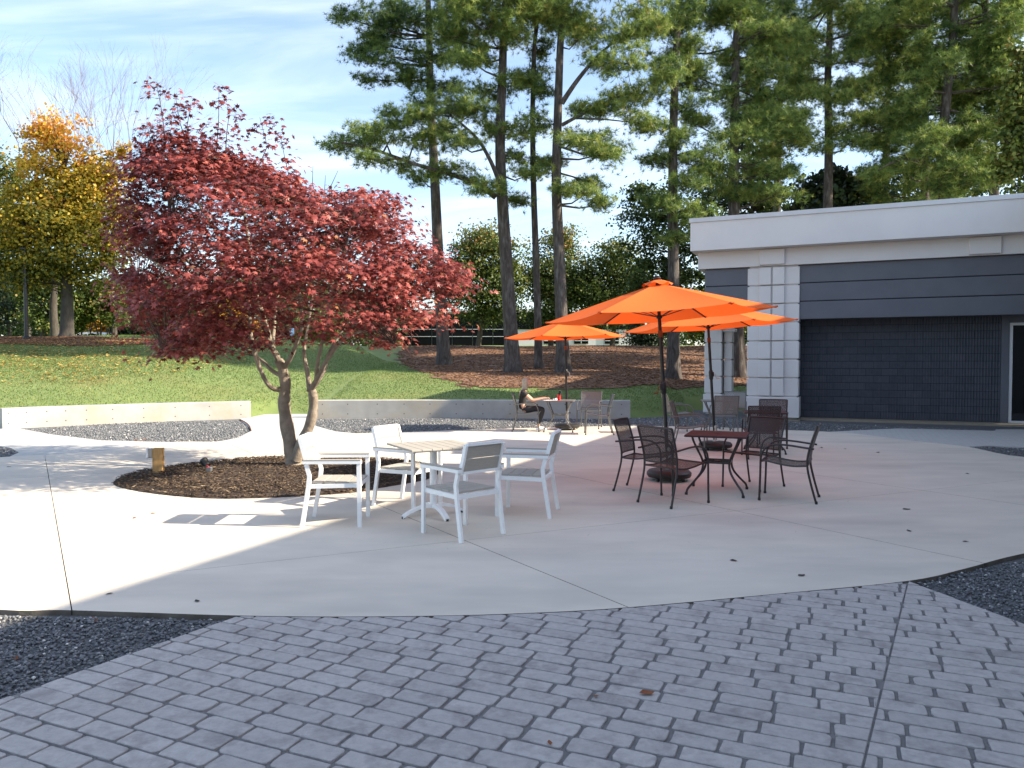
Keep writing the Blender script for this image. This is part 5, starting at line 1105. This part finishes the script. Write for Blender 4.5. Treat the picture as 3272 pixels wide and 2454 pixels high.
# parked car beyond the rise
cY = 55.; cxy = A(312, 1100, cY); gz = A(312, 1061, cY).z - 1.5; car = empty('parked_car', (cxy.x, cY, gz)); tag(car, 'pale silver car whose roof shows over the rise', 'car')
prof = [(-2.2, .35), (-2.25, .75), (-2.1, .95), (-1.5, 1.02), (-1.0, 1.42), (-.3, 1.5), (.6, 1.46), (1.25, 1.05), (1.95, .92), (2.2, .7), (2.2, .35)]
m = MB(); k = len(prof); m.v = [(x, s * (.86 if z < 1.1 else .7), z) for s in (-1, 1) for x, z in prof]; m.f = [(i, (i + 1) % k, k + (i + 1) % k, k + i) for i in range(k)] + [tuple(range(k))[::-1], tuple(range(k, 2 * k))]; m.build('body', M['paint'], car, smooth=True)
for s in (-1, 1):
    for q in ([(-1.25, 1.08), (-.92, 1.38), (-.35, 1.43), (-.35, 1.08)], [(-.27, 1.08), (-.27, 1.43), (.52, 1.39), (1.02, 1.08)]):
        m = MB(); m.v = [(x, s * (.875 - (z - 1.05) * .45), z) for x, z in q] + [(x, s * (.84 - (z - 1.05) * .45), z) for x, z in q]; m.f = [(0, 1, 2, 3), (7, 6, 5, 4)] + [(i, (i + 1) % 4, 4 + (i + 1) % 4, 4 + i) for i in range(4)]; m.build('window', M['farglass'], car)
    for x in (-1.4, 1.4): w = MB().tube([(x, s * .72, .33), (x, s * .9, .33)], .33, 18).build('wheel', M['rubber'], car, smooth=True); MB().tube([(x, s * .9, .33), (x, s * .91, .33)], .2, 14).build('rim', M['chrome'], w)
MB().prism([(cxy.x - 9, 50), (cxy.x + 14, 50), (cxy.x + 14, 60), (cxy.x - 9, 60)], gz - .6, gz - .0).build('parking_lot', M['asphalt'], kind='structure')
sY = 52.; sp2 = base_at(934, sY); sg_ = empty('parking_sign', tuple(sp2)); tag(sg_, 'small blue and white sign on a thin post beyond the lawn', 'sign'); zt_ = A(934, 1060, sY).z - sp2.z
MB().tube([(0, 0, 0), (0, 0, zt_ + .2)], .03, 8).build('post', M['chrome'], sg_); MB().box((0, -.04, zt_), (.3, .02, .5)).build('plate', M['bluesign'], sg_)
# fallen leaves and pine cones' bits on the slabs
lv = MB(); lv.v = [(-.5, 0, .02), (-.15, -.3, .06), (.35, -.22, .03), (.6, .02, .10), (.3, .25, .05), (-.2, .28, .12), (.05, 0, .0)]; lv.f = [(0, 1, 6), (1, 2, 6), (2, 3, 6), (3, 4, 6), (4, 5, 6), (5, 0, 6)]
proto = None; FL = [(2065, 2216, .07, 'rust', 0), (1757, 2376, .035, 'rust', 0), (1905, 2226, .03, 'needlebit', 0), (430, 1655, .06, 'rust', 1), (489, 1641, .05, 'rust', 1), (630, 1922, .05, 'rubber', 1), (350, 1898, .045, 'rubber', 1), (2343, 1792, .06, 'rubber', 1), (2625, 1431, .09, 'rubber', 1), (2700, 1435, .07, 'rubber', 1), (2805, 1446, .09, 'rubber', 1), (2895, 1628, .08, 'rubber', 1), (2905, 1697, .06, 'rubber', 1), (3085, 1731, .06, 'rubber', 1), (3090, 1514, .07, 'rubber', 1), (2560, 1840, .06, 'rubber', 1), (300, 1983, .09, 'rust', 2), (2925, 1853, .08, 'rust', 2), (45, 2105, .07, 'rust', 2), (28, 1492, .06, 'rubber', 1)]
for i, (x, y, s, mt, where) in enumerate(FL):
    me = bpy.data.meshes.new('fallen_leaf'); me.from_pydata(lv.v, [], lv.f); me.materials.append(M[mt] if mt != 'needlebit' else M['rust']); o = link(bpy.data.objects.new('fallen_leaf', me)); g = G(x, y, -.03 if where == 2 else 0)
    o.location = (g[0], g[1], (-.03 if where == 2 else .003)); o.rotation_euler = (0, 0, i * 1.7); o.scale = (s, s, s)
    tag(o, ('brown fallen leaf lying on the brick paving', 'small dark fallen leaf lying on the bare concrete pad', 'brown fallen leaf caught in the gravel beside the concrete pad')[where] if mt != 'rust' or where != 1 else 'curled rust brown leaf on the sunlit concrete', 'leaf', ('leaves on the paving', 'leaves on the pad', 'leaves in the gravel')[where] if mt != 'rust' or where != 1 else 'brown leaves on the sunlit pad')
n = 130; a = [G(*p) for p in ((1950, 1560), (2700, 1540), (2800, 1750), (1900, 1760), (1200, 1760), (1100, 1700))]; p = rand_in(a, n); nv = [(-1, -.012, 0), (0, .05, .02), (1, -.012, 0), (0, .075, .02)]
tag(instmesh('pine_needle_litter', nv, [(0, 1, 2, 3)], np.c_[p, np.full(n, .0025)], rotmats(np.tile([[0, 0, 1.]], (n, 1))), rng.uniform(.02, .075, n), M['needlebit'], tone=rng.random(n)), kind='stuff')
